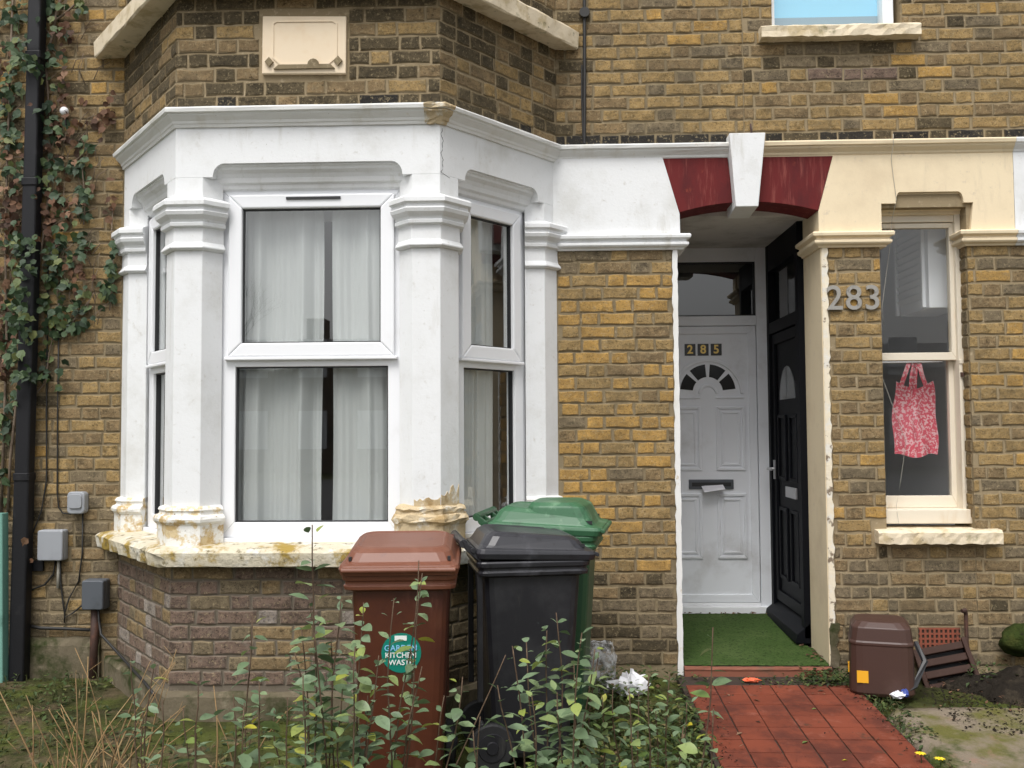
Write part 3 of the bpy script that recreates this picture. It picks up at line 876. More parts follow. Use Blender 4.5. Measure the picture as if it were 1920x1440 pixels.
# ------------------------------------------------------------------ cream trim of the second house
def cream_panel():
    s0, s1, zb, zh, fl0, r = 1.945, 2.468, 2.700, 2.765, .085, .03
    p = [(1.677, 2.985), (1.586, 2.66), (1.586, 2.52), (s0, 2.52), (s0, zb), (s0 + fl0, zb)]
    p += [(s0 + fl0 + .02 - .02 * math.cos(rad(t)), zb + (zh - zb) * math.sin(rad(t))) for t in (30, 60, 90)]
    q = [(2.415 - .03 + .03 * math.cos(rad(t)), zb + (zh - zb) * math.sin(rad(t))) for t in (30, 60, 90)]
    p += q[::-1] + [(2.415, zb), (s1, zb), (s1 - .02, 2.52), (2.700, 2.52), (2.700, 2.985)]
    return p
MB().prism(front, cream_panel(), -.10, .022).build("painted_panel", M['cream'], H2)
MB().prism(front, [(2.702, 2.985), (2.702, 2.50), (3.9, 2.50), (3.9, 2.985)], .0, .024).build("painted_panel", M['white'], H2, label="white painted end of the fascia")
hd = MB()
hd.sweep([(2.02, 0), (2.425, 0)], [(.004, 2.775), (.002, 2.756), (-.012, 2.750), (-.016, 2.735), (-.040, 2.724), (-.050, 2.704), (-.050, 2.694), (-.10, 2.694), (-.10, 2.775)])
hd.sweep([(1.935, 0), (2.47, 0)], [(-.048, 2.704), (-.055, 2.685), (-.075, 2.675), (-.08, 2.655), (-.13, 2.655), (-.13, 2.704)])
hd.build("window_hood", M['cream'], H2, bevel=.001)
CC = [(-.02, 2.975), (.014, 2.975), (.018, 2.988), (.024, 2.994), (.028, 3.004), (.046, 3.020), (.052, 3.026), (.054, 3.034), (.066, 3.038), (.070, 3.056), (.066, 3.064), (.0, 3.080), (-.02, 3.08)]
MB().sweep([(1.258, -.001), (2.701, -.001)], CC, sub=.2, jit=.0008).build("cornice", M['cream'], H2)
MB().sweep([(2.703, -.001), (3.9, -.001)], CC).build("cornice", M['white'], H2, label="white painted end of the cornice")
MB().sweep([(1.600, .34), (1.600, -.001), (1.950, -.001), (1.950, .09)], LEDGE).build("string_course", M['cream'], H2, bevel=.001)
MB().sweep([(2.440, .11), (2.436, -.001), (2.701, -.001)], LEDGE).build("string_course", M['cream'], H2, bevel=.001)
MB().sweep([(2.703, -.001), (3.9, -.001)], LEDGE).build("string_course", M['white'], H2, label="white painted end of the string course")
ragged(1.601, 1.634, .06, 2.45, -.013, .02, .0015, .007, .03).build("painted_quoin", M['cream_peel'], H2)
dmg = ragged(1.603, 1.648, .05, .30, -.0155, .02, .004, .014, .03)
dmg.build("bare_render_patch", M['footing'], H2)
MB().box(1.597, -.006, -.1, 1.611, .365, 2.70).build("door_jamb", M['cream'], H2)

# stone sills of the second house
def sill(name, x0, x1, z0, z1, out, m, parent):
    k = 24
    rings = []
    for i in range(k + 1):
        x = x0 + (x1 - x0) * i / k
        j = lambda s=.004: rnd.uniform(-s, s)
        rings.append([(x, .12, z0), (x, -out + j(), z0 + j()), (x, -out + j(), (z0 + z1) / 2), (x, -out + j(), z1 - .012 + j(.003)), (x, -out + .016, z1 + j(.002)), (x, .12, z1 + .012)])
    return fix_normals(MB().loft(rings).build(name, m, parent))
sill("window_sill", 1.868, 2.558, .752, .826, .075, M['sill_cream'], H2)
sill("window_sill", 1.265, 2.178, 3.668, 3.742, .085, M['sill_cream'], H2)
ab_ = MB()
ab_.box(2.095, -.006, .14, 2.335, .05, .28)
abk = ab_.build("air_brick", M['mortar'], H2)
g = MB()
for i in range(9):
    g.box(2.104 + i * .0255, -.013, .150, 2.104 + i * .0255 + .012, -.002, .270)
for i in range(5):
    g.box(2.1, -.012, .150 + i * .0285, 2.330, -.002, .150 + i * .0285 + .010)
g.build("grille", M['terracotta'], abk)
MB().box(2.098, -.0065, .145, 2.332, -.004, .275).build("backing", M['grout'], abk)

# plaque on the bay
pq = MB()
pq.prism(FF, [(.452, 3.243), (.886, 3.236), (.888, 3.535), (.454, 3.545)], -.03, .022)
pqo = pq.build("stone_plaque", M['plaque'], H1, bevel=.004)
b_ = MB()
inn = [(.505, 3.505), (.52, 3.515), (.825, 3.512), (.842, 3.50), (.842, 3.32), (.80, 3.285), (.545, 3.287), (.505, 3.325)]
cx_, cz_ = .672, 3.40
for i in range(len(inn)):
    a, c = inn[i], inn[(i + 1) % len(inn)]
    ai, ci = [((p[0] - cx_) * .95 + cx_, (p[1] - cz_) * .95 + cz_) for p in (a, c)]
    b_.prism(FF, [a, c, ci, ai], .020, .0265)
fix_normals(b_.build("raised_border", M['plaque'], pqo))
b_ = MB()
b_.prism(FF, [(.515, 3.262), (.83, 3.262), (.808, 3.283), (.54, 3.283)], .020, .034)
for cx in (.492, .848):
    b_.prism(FF, [(cx - .022, 3.30), (cx, 3.275), (cx + .022, 3.30), (cx, 3.325)], .020, .036)
b_.prism(FF, [(.72 + .03 * math.cos(rad(t)), 3.283 + .03 * math.sin(rad(t))) for t in range(0, 181, 30)], .020, .033)
fix_normals(b_.build("carved_ornament", M['mortar'], pqo))

# sill slab of the upper bay window
us = MB()
us.sweep([P0 + Vector((-.085, .05)), P1, P2, P3 + Vector((.04, .05))], [(-.15, 3.655), (.118, 3.645), (.126, 3.652), (.128, 3.74), (.118, 3.752), (.02, 3.79), (-.15, 3.80)], sub=.07, jit=.003)
us.build("upper_bay_sill", M['sill_cream'], H1)

# ------------------------------------------------------------------ windows
def bars(mb, fn, s0, s1, z0, z1, w, n0, n1, wb=None):
    """a mitred rectangle of four bars"""
    wb = wb or w
    outer = [(s0, z0), (s1, z0), (s1, z1), (s0, z1)]
    inner = [(s0 + w, z0 + wb), (s1 - w, z0 + wb), (s1 - w, z1 - w), (s0 + w, z1 - w)]
    for i in range(4):
        a, b, c, d = outer[i], outer[(i + 1) % 4], inner[(i + 1) % 4], inner[i]
        mb.prism(fn, [a, b, c, d], n0, n1)
    return mb

def upvc_window(fn, s0, s1, vent):
    fr = bars(MB(), fn, s0, s1, .862, 2.668, .076, -.17, -.105)
    fr.obox(fn, s0 + .07, s1 - .07, 1.742, 1.80, -.17, -.106)
    w = fix_normals(fr.build("window", M['upvc'], H1, bevel=.004))
    fix_normals(bars(MB(), fn, s0 + .040, s1 - .040, 1.792, 2.640, .072, -.16, -.080).build("casement", M['upvc'], w, bevel=.008))
    MB().obox(fn, s0 + .025, s1 - .025, 1.775, 1.791, -.15, -.072).build("drip_bar", M['upvc'], w, bevel=.004)
    gk = bars(MB(), fn, s0 + .1115, s1 - .1115, 1.8635, 2.5685, .007, -.125, -.101)
    bars(gk, fn, s0 + .0755, s1 - .0755, .9375, 1.7425, .007, -.15, -.122)
    fix_normals(gk.build("gasket", M['black_gasket'], w))
    for a0, a1, z0, z1, nn in ((s0 + .113, s1 - .113, 1.865, 2.567, -.112), (s0 + .077, s1 - .077, .939, 1.741, -.136)):
        MB().add([fn(a0, z0, nn), fn(a1, z0, nn), fn(a1, z1, nn), fn(a0, z1, nn)], [(0, 1, 2, 3)]).build("pane", M['glass'], w)
    MB().obox(fn, s0 - .012, s1 + .012, .838, .861, -.17, -.075).build("sub_sill", M['upvc'], w, bevel=.004)
    MB().obox(fn, s0 - .03, s0 - .001, .84, 2.68, -.17, -.12).obox(fn, s1 + .001, s1 + .03, .84, 2.68, -.17, -.12).build("reveal_trim", M['upvc'], w)
    if vent:
        v = MB().obox(fn, s0 + .345, s0 + .63, 2.612, 2.624, -.08, -.071).build("trickle_vent", M['black_gasket'], w)
    return w
upvc_window(FF, .210, FF.L - .208, True)
upvc_window(FL, .185, FL.L - .21, False)
upvc_window(FR, .21, FR.L - .185, False)

# rooms behind the glass
def room(name, x0, y0, z0, x1, y1, z1, m, parent):
    mb = MB()
    mb.add([(x0, y0, z0), (x1, y0, z0), (x1, y1, z0), (x0, y1, z0), (x0, y0, z1), (x1, y0, z1), (x1, y1, z1), (x0, y1, z1)],
           [(0, 1, 2, 3), (4, 7, 6, 5), (1, 5, 6, 2), (2, 6, 7, 3), (3, 7, 4, 0)])
    return mb.build(name, m, parent)
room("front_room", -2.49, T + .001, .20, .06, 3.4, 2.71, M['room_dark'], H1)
MB().sweep([P0 + Vector((.06, -.0)), P1 + Vector((.12, .10)), P2 + Vector((-.12, .10)), P3 + Vector((-.06, 0))], [(0, .60), (0, .61), (-.02, .62)], closed=False).build("bay_lining", M['room'], H1)
MB().add([(-2.45, .26, 2.70), (.02, .26, 2.70), (-.62, -.58, 2.70), (-1.81, -.58, 2.70)], [(0, 1, 2, 3)]).build("bay_ceiling", M['room'], H1)
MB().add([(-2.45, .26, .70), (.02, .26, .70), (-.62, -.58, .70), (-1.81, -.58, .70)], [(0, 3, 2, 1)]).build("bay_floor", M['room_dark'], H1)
room("back_room", 1.80, T + .001, .45, 2.66, 2.2, 2.86, M['room'], H2)
room("upper_room", 1.2, T + .001, 3.5, 2.3, 2.5, 5.4, M['room'], H2)

# net curtains
def curtain(label, A, B, z0, z1, waves, amp, seed, pinch=0.0):
    r = random.Random(seed)
    ph = [r.uniform(0, 6.28) for _ in range(6)]
    A, B = Vector(A), Vector(B)
    d = (B - A)
    nn = Vector((d.y, -d.x)).normalized()
    def fn(u, v):
        s = u
        k = 1 - pinch * (1 - v) * (1 - u)
        g_ = s + .05 * math.sin(s * 4.1 + ph[5]) + .03 * math.sin(s * 9.7 + ph[1])
        w_ = amp * (1.1 * math.sin(g_ * waves * .62 * 6.28 + ph[0] + .7 * math.sin(v * 2.2 + ph[1])) + .55 * math.sin(g_ * waves * 1.37 * 6.28 + ph[2] + .9 * v) + .8 * math.sin(s * 2.3 + ph[3]) + .14 * math.sin(s * waves * 3.1 * 6.28 + ph[4] + 1.3 * v))
        w_ *= .5 + .5 * (1 - v) + .3 * math.sin(s * 7 + ph[2]) * (1 - v)
        q = A + d * (s * k + .012 * math.sin(v * 5 + ph[4])) + nn * w_
        return (q.x, q.y, z0 + (z1 - z0) * v)
    o = MB().grid(fn, 120, 14).build("net_curtain", M['net'], smooth=True)
    return tag(o, label, "curtain", "net curtains in the bay window")
curtain("wide white net curtain filling the left of the bay's front window", (-1.72, -.565), (-1.178, -.565), .88, 2.66, 4.6, .026, 3, .05)
curtain("narrow white net curtain right of the dark gap in the bay's front window", (-1.118, -.565), (-.70, -.565), .88, 2.66, 3.6, .024, 4)
curtain("white net curtain in the bay's right side window", FR(.16, 0, -.19)[:2], FR(.62, 0, -.19)[:2], .88, 2.66, 5, .018, 5, .10)
curtain("white net curtain in the bay's narrow left side window", FL(.28, 0, -.19)[:2], FL(.80, 0, -.19)[:2], .88, 2.66, 5, .018, 6)

# sash window of the second house
fr = MB()
fr.box(1.86, .10, .93, 1.945, .22, 2.69).box(2.405, .085, .93, 2.46, .22, 2.69).box(1.945, .10, 2.615, 2.405, .22, 2.69)
sw = fr.build("sash_window", M['timber_cream'], H2, bevel=.003)
MB().box(1.90, .035, .855, 2.455, .24, .935).build("timber_sill", M['timber_cream'], sw, bevel=.004)
sb = lambda y: (lambda a, z, n: (a, y - n, z))
fix_normals(bars(MB(), sb(.135), 1.942, 2.412, 1.800, 2.612, .030, -.02, .02, .045).build("sash", M['timber_cream'], sw, bevel=.003, label="upper sash"))
fix_normals(bars(MB(), sb(.180), 1.942, 2.412, .936, 1.838, .034, -.02, .02, .070).build("sash", M['timber_cream'], sw, bevel=.003, label="lower sash"))
MB().add([(1.96, .135, 1.84), (2.395, .135, 1.84), (2.395, .135, 2.59), (1.96, .135, 2.59)], [(0, 1, 2, 3)]).build("pane", M['glass_clear'], sw)
MB().add([(1.96, .180, 1.0), (2.395, .180, 1.0), (2.395, .180, 1.81), (1.96, .180, 1.81)], [(0, 1, 2, 3)]).build("pane", M['glass_clear'], sw)
MB().box(2.404, .075, .93, 2.420, .085, 1.775).box(2.404, .070, 1.7755, 2.422, .085, 1.80).build("staff_bead", M['timber_cream'], sw, bevel=.002)
MB().box(2.408, .062, 1.70, 2.426, .0745, 1.725).build("catch", M['rust_pipe'], sw)

# upper window
uw = MB().box(1.345, .055, 3.742, 1.375, .15, 4.6).build("upper_window", M['upvc'], H2, bevel=.003)
MB().box(2.005, .045, 3.742, 2.068, .15, 4.6).build("stile", M['upvc'], uw, bevel=.003)
MB().add([(1.37, .10, 3.75), (2.01, .10, 3.75), (2.01, .10, 4.6), (1.37, .10, 4.6)], [(0, 1, 2, 3)]).build("pane", M['glass'], uw)
MB().box(1.36, .135, 3.872, 2.02, .14, 4.6).build("roller_blind", M['blind'], uw)
MB().box(1.36, .132, 3.765, 2.02, .143, 3.871).build("blind_hem", M['blind_grey'], uw)

# ------------------------------------------------------------------ white front door at the back of the porch
DY = 1.25
def dfn(a, z, n): return (a, DY - n, z)
fr = MB()
fr.box(.774, DY - .03, .14, .800, DY + .07, 2.689).box(1.488, DY - .03, .14, 1.566, DY + .07, 2.689)
fr.box(.800, DY - .03, 2.59, 1.488, DY + .07, 2.689).box(.800, DY - .028, 2.135, 1.488, DY + .07, 2.205)
door = fr.build("front_door", M['upvc_door'], H1, bevel=.004)
MB().add([(.79, DY + .01, 2.2), (1.49, DY + .01, 2.2), (1.49, DY + .01, 2.6), (.79, DY + .01, 2.6)], [(0, 1, 2, 3)]).build("fanlight", M['glass_door'], door)
fix_normals(bars(MB(), dfn, .800, 1.488, 2.203, 2.592, .010, .0, .012).build("gasket", M['black_gasket'], door))
MB().box(.774, DY - .055, .125, 1.566, DY + .05, .172).box(.80, DY - .022, .172, 1.488, DY + .05, .196).build("threshold", M['upvc'], door, bevel=.004)
lf = MB()
lf.box(.806, DY - .012, .198, 1.484, DY + .035, 2.131)
bars(lf, dfn, .806, 1.484, .198, 2.131, .055, .010, .024)
leaf_o = fix_normals(lf.build("door_leaf", M['upvc_door'], door, bevel=.004))
CXD = 1.144
for (a0, a1, z0, z1) in ((1.196, 1.402, 1.115, 1.565), (.886, 1.092, 1.115, 1.565), (1.196, 1.402, .50, .955), (.886, 1.092, .50, .955)):
    p = bars(MB(), dfn, a0, a1, z0, z1, .020, .012, .024)
    bars(p, dfn, a0 + .034, a1 - .034, z0 + .034, z1 - .034, .018, .012, .021)
    fix_normals(p.build("raised_panel", M['upvc_door'], door, bevel=.004))
fa = MB()
def ring_seg(mb, r0, r1, t0, t1, n0, n1, k=10, cz=1.655):
    pts = [(CXD + r1 * math.cos(rad(t0 + (t1 - t0) * i / k)), cz + r1 * math.sin(rad(t0 + (t1 - t0) * i / k))) for i in range(k + 1)]
    pts += [(CXD + r0 * math.cos(rad(t1 + (t0 - t1) * i / k)), cz + r0 * math.sin(rad(t1 + (t0 - t1) * i / k))) for i in range(k + 1)]
    return mb.prism(dfn, pts, n0, n1)
ring_seg(fa, .226, .250, 0, 180, .012, .024, 20)
ring_seg(fa, .050, .068, 0, 180, .012, .026, 12)
fa.prism(dfn, [(CXD - .250, 1.620), (CXD - .055, 1.620), (CXD - .055, 1.632), (CXD - .250, 1.632)], .012, .022)
fa.prism(dfn, [(CXD + .055, 1.620), (CXD + .250, 1.620), (CXD + .250, 1.632), (CXD + .055, 1.632)], .012, .022)
fix_normals(fa.build("fan_moulding", M['upvc_door'], door, bevel=.003))
for t0 in (6, 50, 95, 139):
    fix_normals(ring_seg(MB(), .105, .195, t0, t0 + 35, .008, .0135, 6, 1.668).build("fan_pane", M['black_gasket'] if False else M['glass_dark'], door))
lb = MB().box(1.000, DY - .026, .985, 1.312, DY - .012, 1.052).build("letterbox", M['dark_grey_plastic'], door, bevel=.004)
MB().box(1.02, DY - .030, 1.005, 1.292, DY - .0262, 1.032).build("flap", M['black_gasket'], lb)
nt_ = lambda x: MB().box(x - .038, DY - .0185, 1.925, x + .038, DY - .012, 2.008)
for x, ch in ((1.023, "2"), (1.115, "8"), (1.207, "5")):
    t = nt_(x).build("number_tile", M['tile_black'], door)
    lettering("digit", ch, .084, .001, M['gold'], t, Vector((x, DY - .0195, 1.9665)) - root_loc(t), bold=.002)

# envelope left in the letterbox
en = MB()
en.add([(1.085, DY - .015, 1.010), (1.235, DY - .015, 1.018), (1.238, DY - .105, .988), (1.095, DY - .105, .966), (1.085, DY - .015, 1.013), (1.235, DY - .015, 1.021), (1.238, DY - .105, .992), (1.095, DY - .105, .970)],
       [(0, 3, 2, 1), (4, 5, 6, 7), (0, 1, 5, 4), (1, 2, 6, 5), (2, 3, 7, 6), (3, 0, 4, 7)])
tag(fix_normals(en.build("envelope", M['paper'])), "white envelope sticking out of the white door's letterbox", "letter")

# dark door in the porch's right side, faces -X
DX = 1.612
def gfn(a, z, n): return (DX - n, a, z)
fr = MB()
for a0, a1 in ((.372, .440), (1.16, 1.322)):
    fr.obox(gfn, a0, a1, .13, 2.689, 0, .052)
for z0, z1 in ((2.06, 2.14), (2.50, 2.689)):
    fr.obox(gfn, .44, 1.16, z0, z1, 0, .050)
dd = fr.build("side_door", M['dark_door'], H2, bevel=.003, label="anthracite panelled door in the side of the porch")
MB().add([gfn(.43, 2.13, .012), gfn(1.17, 2.13, .012), gfn(1.17, 2.51, .012), gfn(.43, 2.51, .012)], [(0, 1, 2, 3)]).build("fanlight", M['glass'], dd)
lf = MB().obox(gfn, .446, 1.156, .24, 2.055, 0, .018)
bars(lf, gfn, .446, 1.156, .24, 2.055, .07, .017, .036)
fix_normals(lf.build("door_leaf", M['dark_door'], dd, bevel=.003))
for a0, a1, z0, z1 in ((.55, .76, 1.06, 1.50), (.84, 1.05, 1.06, 1.50), (.55, .76, .40, .88), (.84, 1.05, .40, .88)):
    fix_normals(bars(MB(), gfn, a0, a1, z0, z1, .024, .018, .031).build("raised_panel", M['dark_door'], dd, bevel=.003))
MB().prism(gfn, [(.80 + .20 * math.cos(rad(t)), 1.60 + .22 * math.sin(rad(t))) for t in range(0, 181, 15)], .019, .024).build("fan_pane", M['glass'], dd)
MB().obox(gfn, .60, .86, .955, 1.025, .018, .032).build("letterbox", M['steel'], dd, bevel=.003)
hh = MB().obox(gfn, 1.105, 1.135, 1.06, 1.19, .036, .044)
hh.tube([gfn(1.12, 1.13, .04), gfn(1.12, 1.13, .085), gfn(1.01, 1.13, .085)], .009, 8)
hh.build("handle", M['steel'], dd)
th = MB()
th.add([gfn(.372, .10, .0), gfn(1.20, .12, .0), gfn(1.20, .12, .105), gfn(.372, .10, .105), gfn(.372, .24, .0), gfn(1.20, .24, .0), gfn(1.20, .165, .095), gfn(.372, .155, .095)],
       [(0, 3, 2, 1), (4, 5, 6, 7), (0, 1, 5, 4), (1, 2, 6, 5), (2, 3, 7, 6), (3, 0, 4, 7)])
fix_normals(th.build("threshold", M['dark_door'], dd, bevel=.003))

# pewter number on the pier
nb = empty("house_number", "pewter house number 283 screwed to the brick pier beside the sash window", "number", (1.776, -.012, 2.148))
for ch, x in (("2", -.108), ("8", 0.0), ("3", .108)):
    lettering("numeral", ch, .20, .006, M['pewter'], nb, Vector((x, -.008, 0)), bold=.0015, sx=1.0)

# ------------------------------------------------------------------ ground, path and paving
def bump2(x, y, s=1.0):
    return s * (math.sin(x * 3.1 + y * 1.7) * .4 + math.sin(x * 7.3 - y * 5.1 + 1) * .3 + math.sin(x * 15.7 + y * 13.3 + 2) * .18)
gxs = [-60, -20, -8, -5] + [-4 + i * .08 for i in range(101)] + [5, 8, 20, 60]
gys = [-90, -40, -20, -9, -6.5, -5.2] + [-3.6 + i * .08 for i in range(48)] + [1.5, 6]
V, F = [], []
for y in gys:
    for x in gxs:
        z = gz(y) - .012 + bump2(x, y, .012)
        if x < .6 and -2.2 < y < -.6: z += .02 * max(0, math.sin((x + 3.4) * 1.1)) 
        if .70 < x < 1.70: z -= .03
        if y < -3.7: z = -.30
        V.append((x, y, z))
nx = len(gxs)
for j in range(len(gys) - 1):
    for i in range(nx - 1):
        F.append((j * nx + i, j * nx + i + 1, (j + 1) * nx + i + 1, (j + 1) * nx + i))
g = MB().add(V, F).build("ground", M['ground'], smooth=True)
g["kind"] = "structure"
pv = MB().add([(-60, -8.5, -.296), (60, -8.5, -.296), (60, -4.0, -.296), (-60, -4.0, -.296)], [(0, 1, 2, 3)]).build("pavement", M['paving'])
pv["kind"] = "structure"
rdm = MB().add([(-60, -30, -.29), (60, -30, -.29), (60, -8.6, -.29), (-60, -8.6, -.29)], [(0, 1, 2, 3)]).build("road", M['asphalt'])
rdm["kind"] = "structure"

path = MB()
for y0, y1 in ((-3.2, -.25), (-.25, -.02)):
    path.add([(.728, y0, gz(y0) - .02), (1.668, y0, gz(y0) - .02), (1.668, y1, gz(y1) - .02), (.728, y1, gz(y1) - .02), (.728, y0, gz(y0) + .006), (1.668, y0, gz(y0) + .006), (1.668, y1, gz(y1) + .006), (.728, y1, gz(y1) + .006)],
             [(0, 3, 2, 1), (4, 5, 6, 7), (0, 1, 5, 4), (1, 2, 6, 5), (2, 3, 7, 6), (3, 0, 4, 7)])
path = path.build("path", M['grout'])
path["kind"] = "structure"
TM = []
for i in range(5):
    r = random.Random(300 + i)
    a, t = .0728, .008
    rings = [[(x * a + r.uniform(-.001, .001), y * a + r.uniform(-.001, .001), 0) for x, y in ((-1, -1), (1, -1), (1, 1), (-1, 1))]]
    rings.append([(p[0], p[1], t - .0015) for p in rings[0]])
    rings.append([(p[0] * .975, p[1] * .975, t + r.uniform(-.0004, .0004)) for p in rings[0]])
    me = MB().loft(rings).mesh("tile")
    me.materials.append(M['quarry'])
    TM.append(me)
slope = math.atan(.068)
for j in range(15):
    for i in range(6):
        y = -.245 - (j + .5) * .1525
        x = .748 + (i + .5) * .1525
        o = bpy.data.objects.new("tile", rnd.choice(TM))
        COL.objects.link(o)
        o.parent = path
        o.location = (x + rnd.uniform(-.0012, .0012), y + rnd.uniform(-.0012, .0012), gz(y) + .0055 + rnd.uniform(-.0008, .0015))
        o.rotation_euler = (slope + rnd.uniform(-.005, .005), rnd.uniform(-.005, .005), rnd.uniform(-.008, .008))

cs = MB()
def cfn(u, v):
    x, y = 1.70 + u * 2.2, -2.8 + v * 2.25
    e = .018 * math.sin(x * 5 + 1) * math.sin(y * 4)
    if u == 0: x += .03 * math.sin(y * 9) + .02 * math.sin(y * 23)
    if v == 1: y += .05 * math.sin(x * 6) + .03 * math.sin(x * 17)
    return (x, y, gz(y) + .018 + bump2(x, y, .006) + e * .3 - (.05 if u == 0 or v == 1 else 0))
cs.grid(cfn, 44, 44)
cso = cs.build("concrete_paving", M['concrete'], smooth=True)
cso["kind"] = "structure"

# turf mat in the porch
tm = MB()
def tfn(u, v):
    y = -.018 + v * 1.20
    x = .778 + u * (.815 if v < .3 else .80)
    return (x + .003 * math.sin(v * 31), y + .003 * math.sin(u * 27), .0595 + (y + .02) * .0525 + .006 + rnd.uniform(0, .0035) - (.004 if v == 0 else 0))
tm.grid(tfn, 60, 80)
tag(tm.build("turf_mat", M['turf']), "green artificial turf mat on the porch floor before the white door", "mat")

# soil heap by the wall on the right
sh = MB()
def sfn(u, v):
    a, q = u * 6.2832, v
    rr = q * (1 + .18 * math.sin(a * 3) + .1 * math.sin(a * 7 + 1))
    x, y = 2.62 + math.cos(a) * .42 * rr, -.30 + math.sin(a) * .30 * rr
    return (x, y, gz(y) - .01 + .13 * max(0, 1 - q) ** .7 + rnd.uniform(-.014, .014) + .02 * math.sin(x * 23) * math.sin(y * 19))
sh.grid(sfn, 40, 14)
tag(sh.build("soil", M['soil'], smooth=True), kind="stuff", label="heap of dark soil against the wall", cat="soil")

# ------------------------------------------------------------------ wheelie bins
def rrect(cx, cy, w, d, r, z, k=3):
    P = []
    for (sx, sy, a0) in ((1, -1, -90), (1, 1, 0), (-1, 1, 90), (-1, -1, 180)):
        for i in range(k + 1):
            a = rad(a0 + 90 * i / k)
            P.append((cx + sx * (w / 2 - r) + r * math.cos(a), cy + sy * (d / 2 - r) + r * math.sin(a), z))
    return P

def wheelie(label, loc, rz, mb_, ml_, hump=False, tilt=0.0, scale=1.0):
    """local frame: front = -Y, handle and wheels at +Y"""
    b = empty("wheelie_bin", label, "wheelie bin", loc, rz, "wheelie bins in the front garden")
    b.scale = (scale, scale, scale)
    bd = MB()
    bd.loft([rrect(0, .010, .315, .345, .04, .035), rrect(0, .010, .335, .36, .05, .06), rrect(0, .006, .400, .445, .045, .80), rrect(0, .005, .405, .452, .045, .872), rrect(0, .005, .38, .42, .03, .880)])
    body = bd.build("body", mb_, b, local=True, bevel=.003)
    rm = MB()
    rm.loft([rrect(0, .004, .410, .455, .04, .858), rrect(0, .003, .462, .510, .04, .868), rrect(0, .003, .470, .516, .04, .884), rrect(0, .003, .456, .502, .04, .889), rrect(0, .003, .458, .504, .04, .902), rrect(0, .003, .474, .522, .04, .907), rrect(0, .003, .482, .530, .04, .926), rrect(0, .003, .472, .520, .04, .934), rrect(0, .003, .44, .48, .03, .935)])
    rm.build("rim", ml_, b, local=True, bevel=.0025)
    for x in (-.19, .17):
        MB().box(x, .235, .30, x + .02, .262, .88).build("rib", mb_, body, local=True, bevel=.004)
    ld = MB()
    hz = .0
    def slab(zf, zb, w, d, r, cy=0.0):
        R_ = rrect(0, cy, w, d, r, 0)
        return [(x, y, zf + (zb - zf) * (y + .27) / .54) for x, y, _ in R_]
    ld.loft([slab(.930, .948, .486, .545, .035, -.006), slab(.956, .972, .500, .558, .035, -.008), slab(.970, .992, .490, .547, .035, -.008), slab(.974, 1.000, .468, .510, .05, -.004),
             slab(.980, 1.010, .458, .490, .06), slab(1.012, 1.052, .425, .44, .06), slab(1.026, 1.070, .385, .39, .06), slab(1.029, 1.074, .36, .36, .05), slab(1.024, 1.069, .345, .34, .05), slab(1.026, 1.071, .10, .10, .02)])
    lid = ld.build("lid", ml_, b, local=True, bevel=.002)
    nt = MB()
    for sx in (-1, 1):
        nt.box(sx * .205 - .006, -.235, .985, sx * .205 + .006, -.195, 1.001)
    nt.build("lid_slot", M['black_gasket'], lid, local=True)
    lp = MB()
    lp.sweep([(-.235, -.284), (.235, -.284)], [(-.006, .948), (.010, .943), (.014, .952), (.010, .962), (-.006, .966)])
    lp.build("lid_lip", ml_, lid, local=True, bevel=.003)
    if hump:
        hp = MB()
        hp.loft([rrect(0, -.075, .44, .33, .06, .985), rrect(0, -.060, .41, .28, .06, 1.066), rrect(0, -.045, .36, .22, .05, 1.086), rrect(0, -.045, .06, .05, .02, 1.087)])
        hp.build("lid_hood", ml_, lid, local=True, bevel=.006)
        MB().box(.15, -.125, 1.026, .2165, .01, 1.056).build("bottle_slot", M['black_gasket'], lid, local=True, bevel=.004)
    hd_ = MB()
    hd_.tube([(-.215, .325, 1.015), (.215, .325, 1.015)], .020, 10)
    for x in (-.205, -.10, .10, .205):
        hd_.loft([[(x - .014, .25, .930), (x + .014, .25, .930), (x + .014, .25, .975), (x - .014, .25, .975)],
                  [(x - .014, .315, .985), (x + .014, .315, .985), (x + .014, .330, 1.030), (x - .014, .330, 1.030)]])
    hd_.tube([(-.225, .283, .985), (.225, .283, .985)], .013, 8)
    hd_.build("handle", mb_, b, local=True, bevel=.002)
    for sx in (-1, 1):
        rings = []
        for x_, r_ in ((0, .098), (.006, .104), (.034, .104), (.042, .096)):
            rings.append([(sx * (.175 + x_), .20 + r_ * math.cos(6.2832 * i / 24), .104 + r_ * math.sin(6.2832 * i / 24)) for i in range(24)])
        wh = fix_normals(MB().loft(rings).build("wheel", M['rubber'], b, local=True))
        rings = []
        for x_, r_ in ((.040, .066), (.047, .062), (.047, .03), (.054, .026)):
            rings.append([(sx * (.175 + x_), .20 + r_ * math.cos(6.2832 * i / 20), .104 + r_ * math.sin(6.2832 * i / 20)) for i in range(20)])
        fix_normals(MB().loft(rings).build("hub", M['bin_black'], wh, local=True))
    MB().tube([(-.18, .20, .104), (.18, .20, .104)], .011, 8).build("axle", M['steel'], b, local=True)
    return b, body

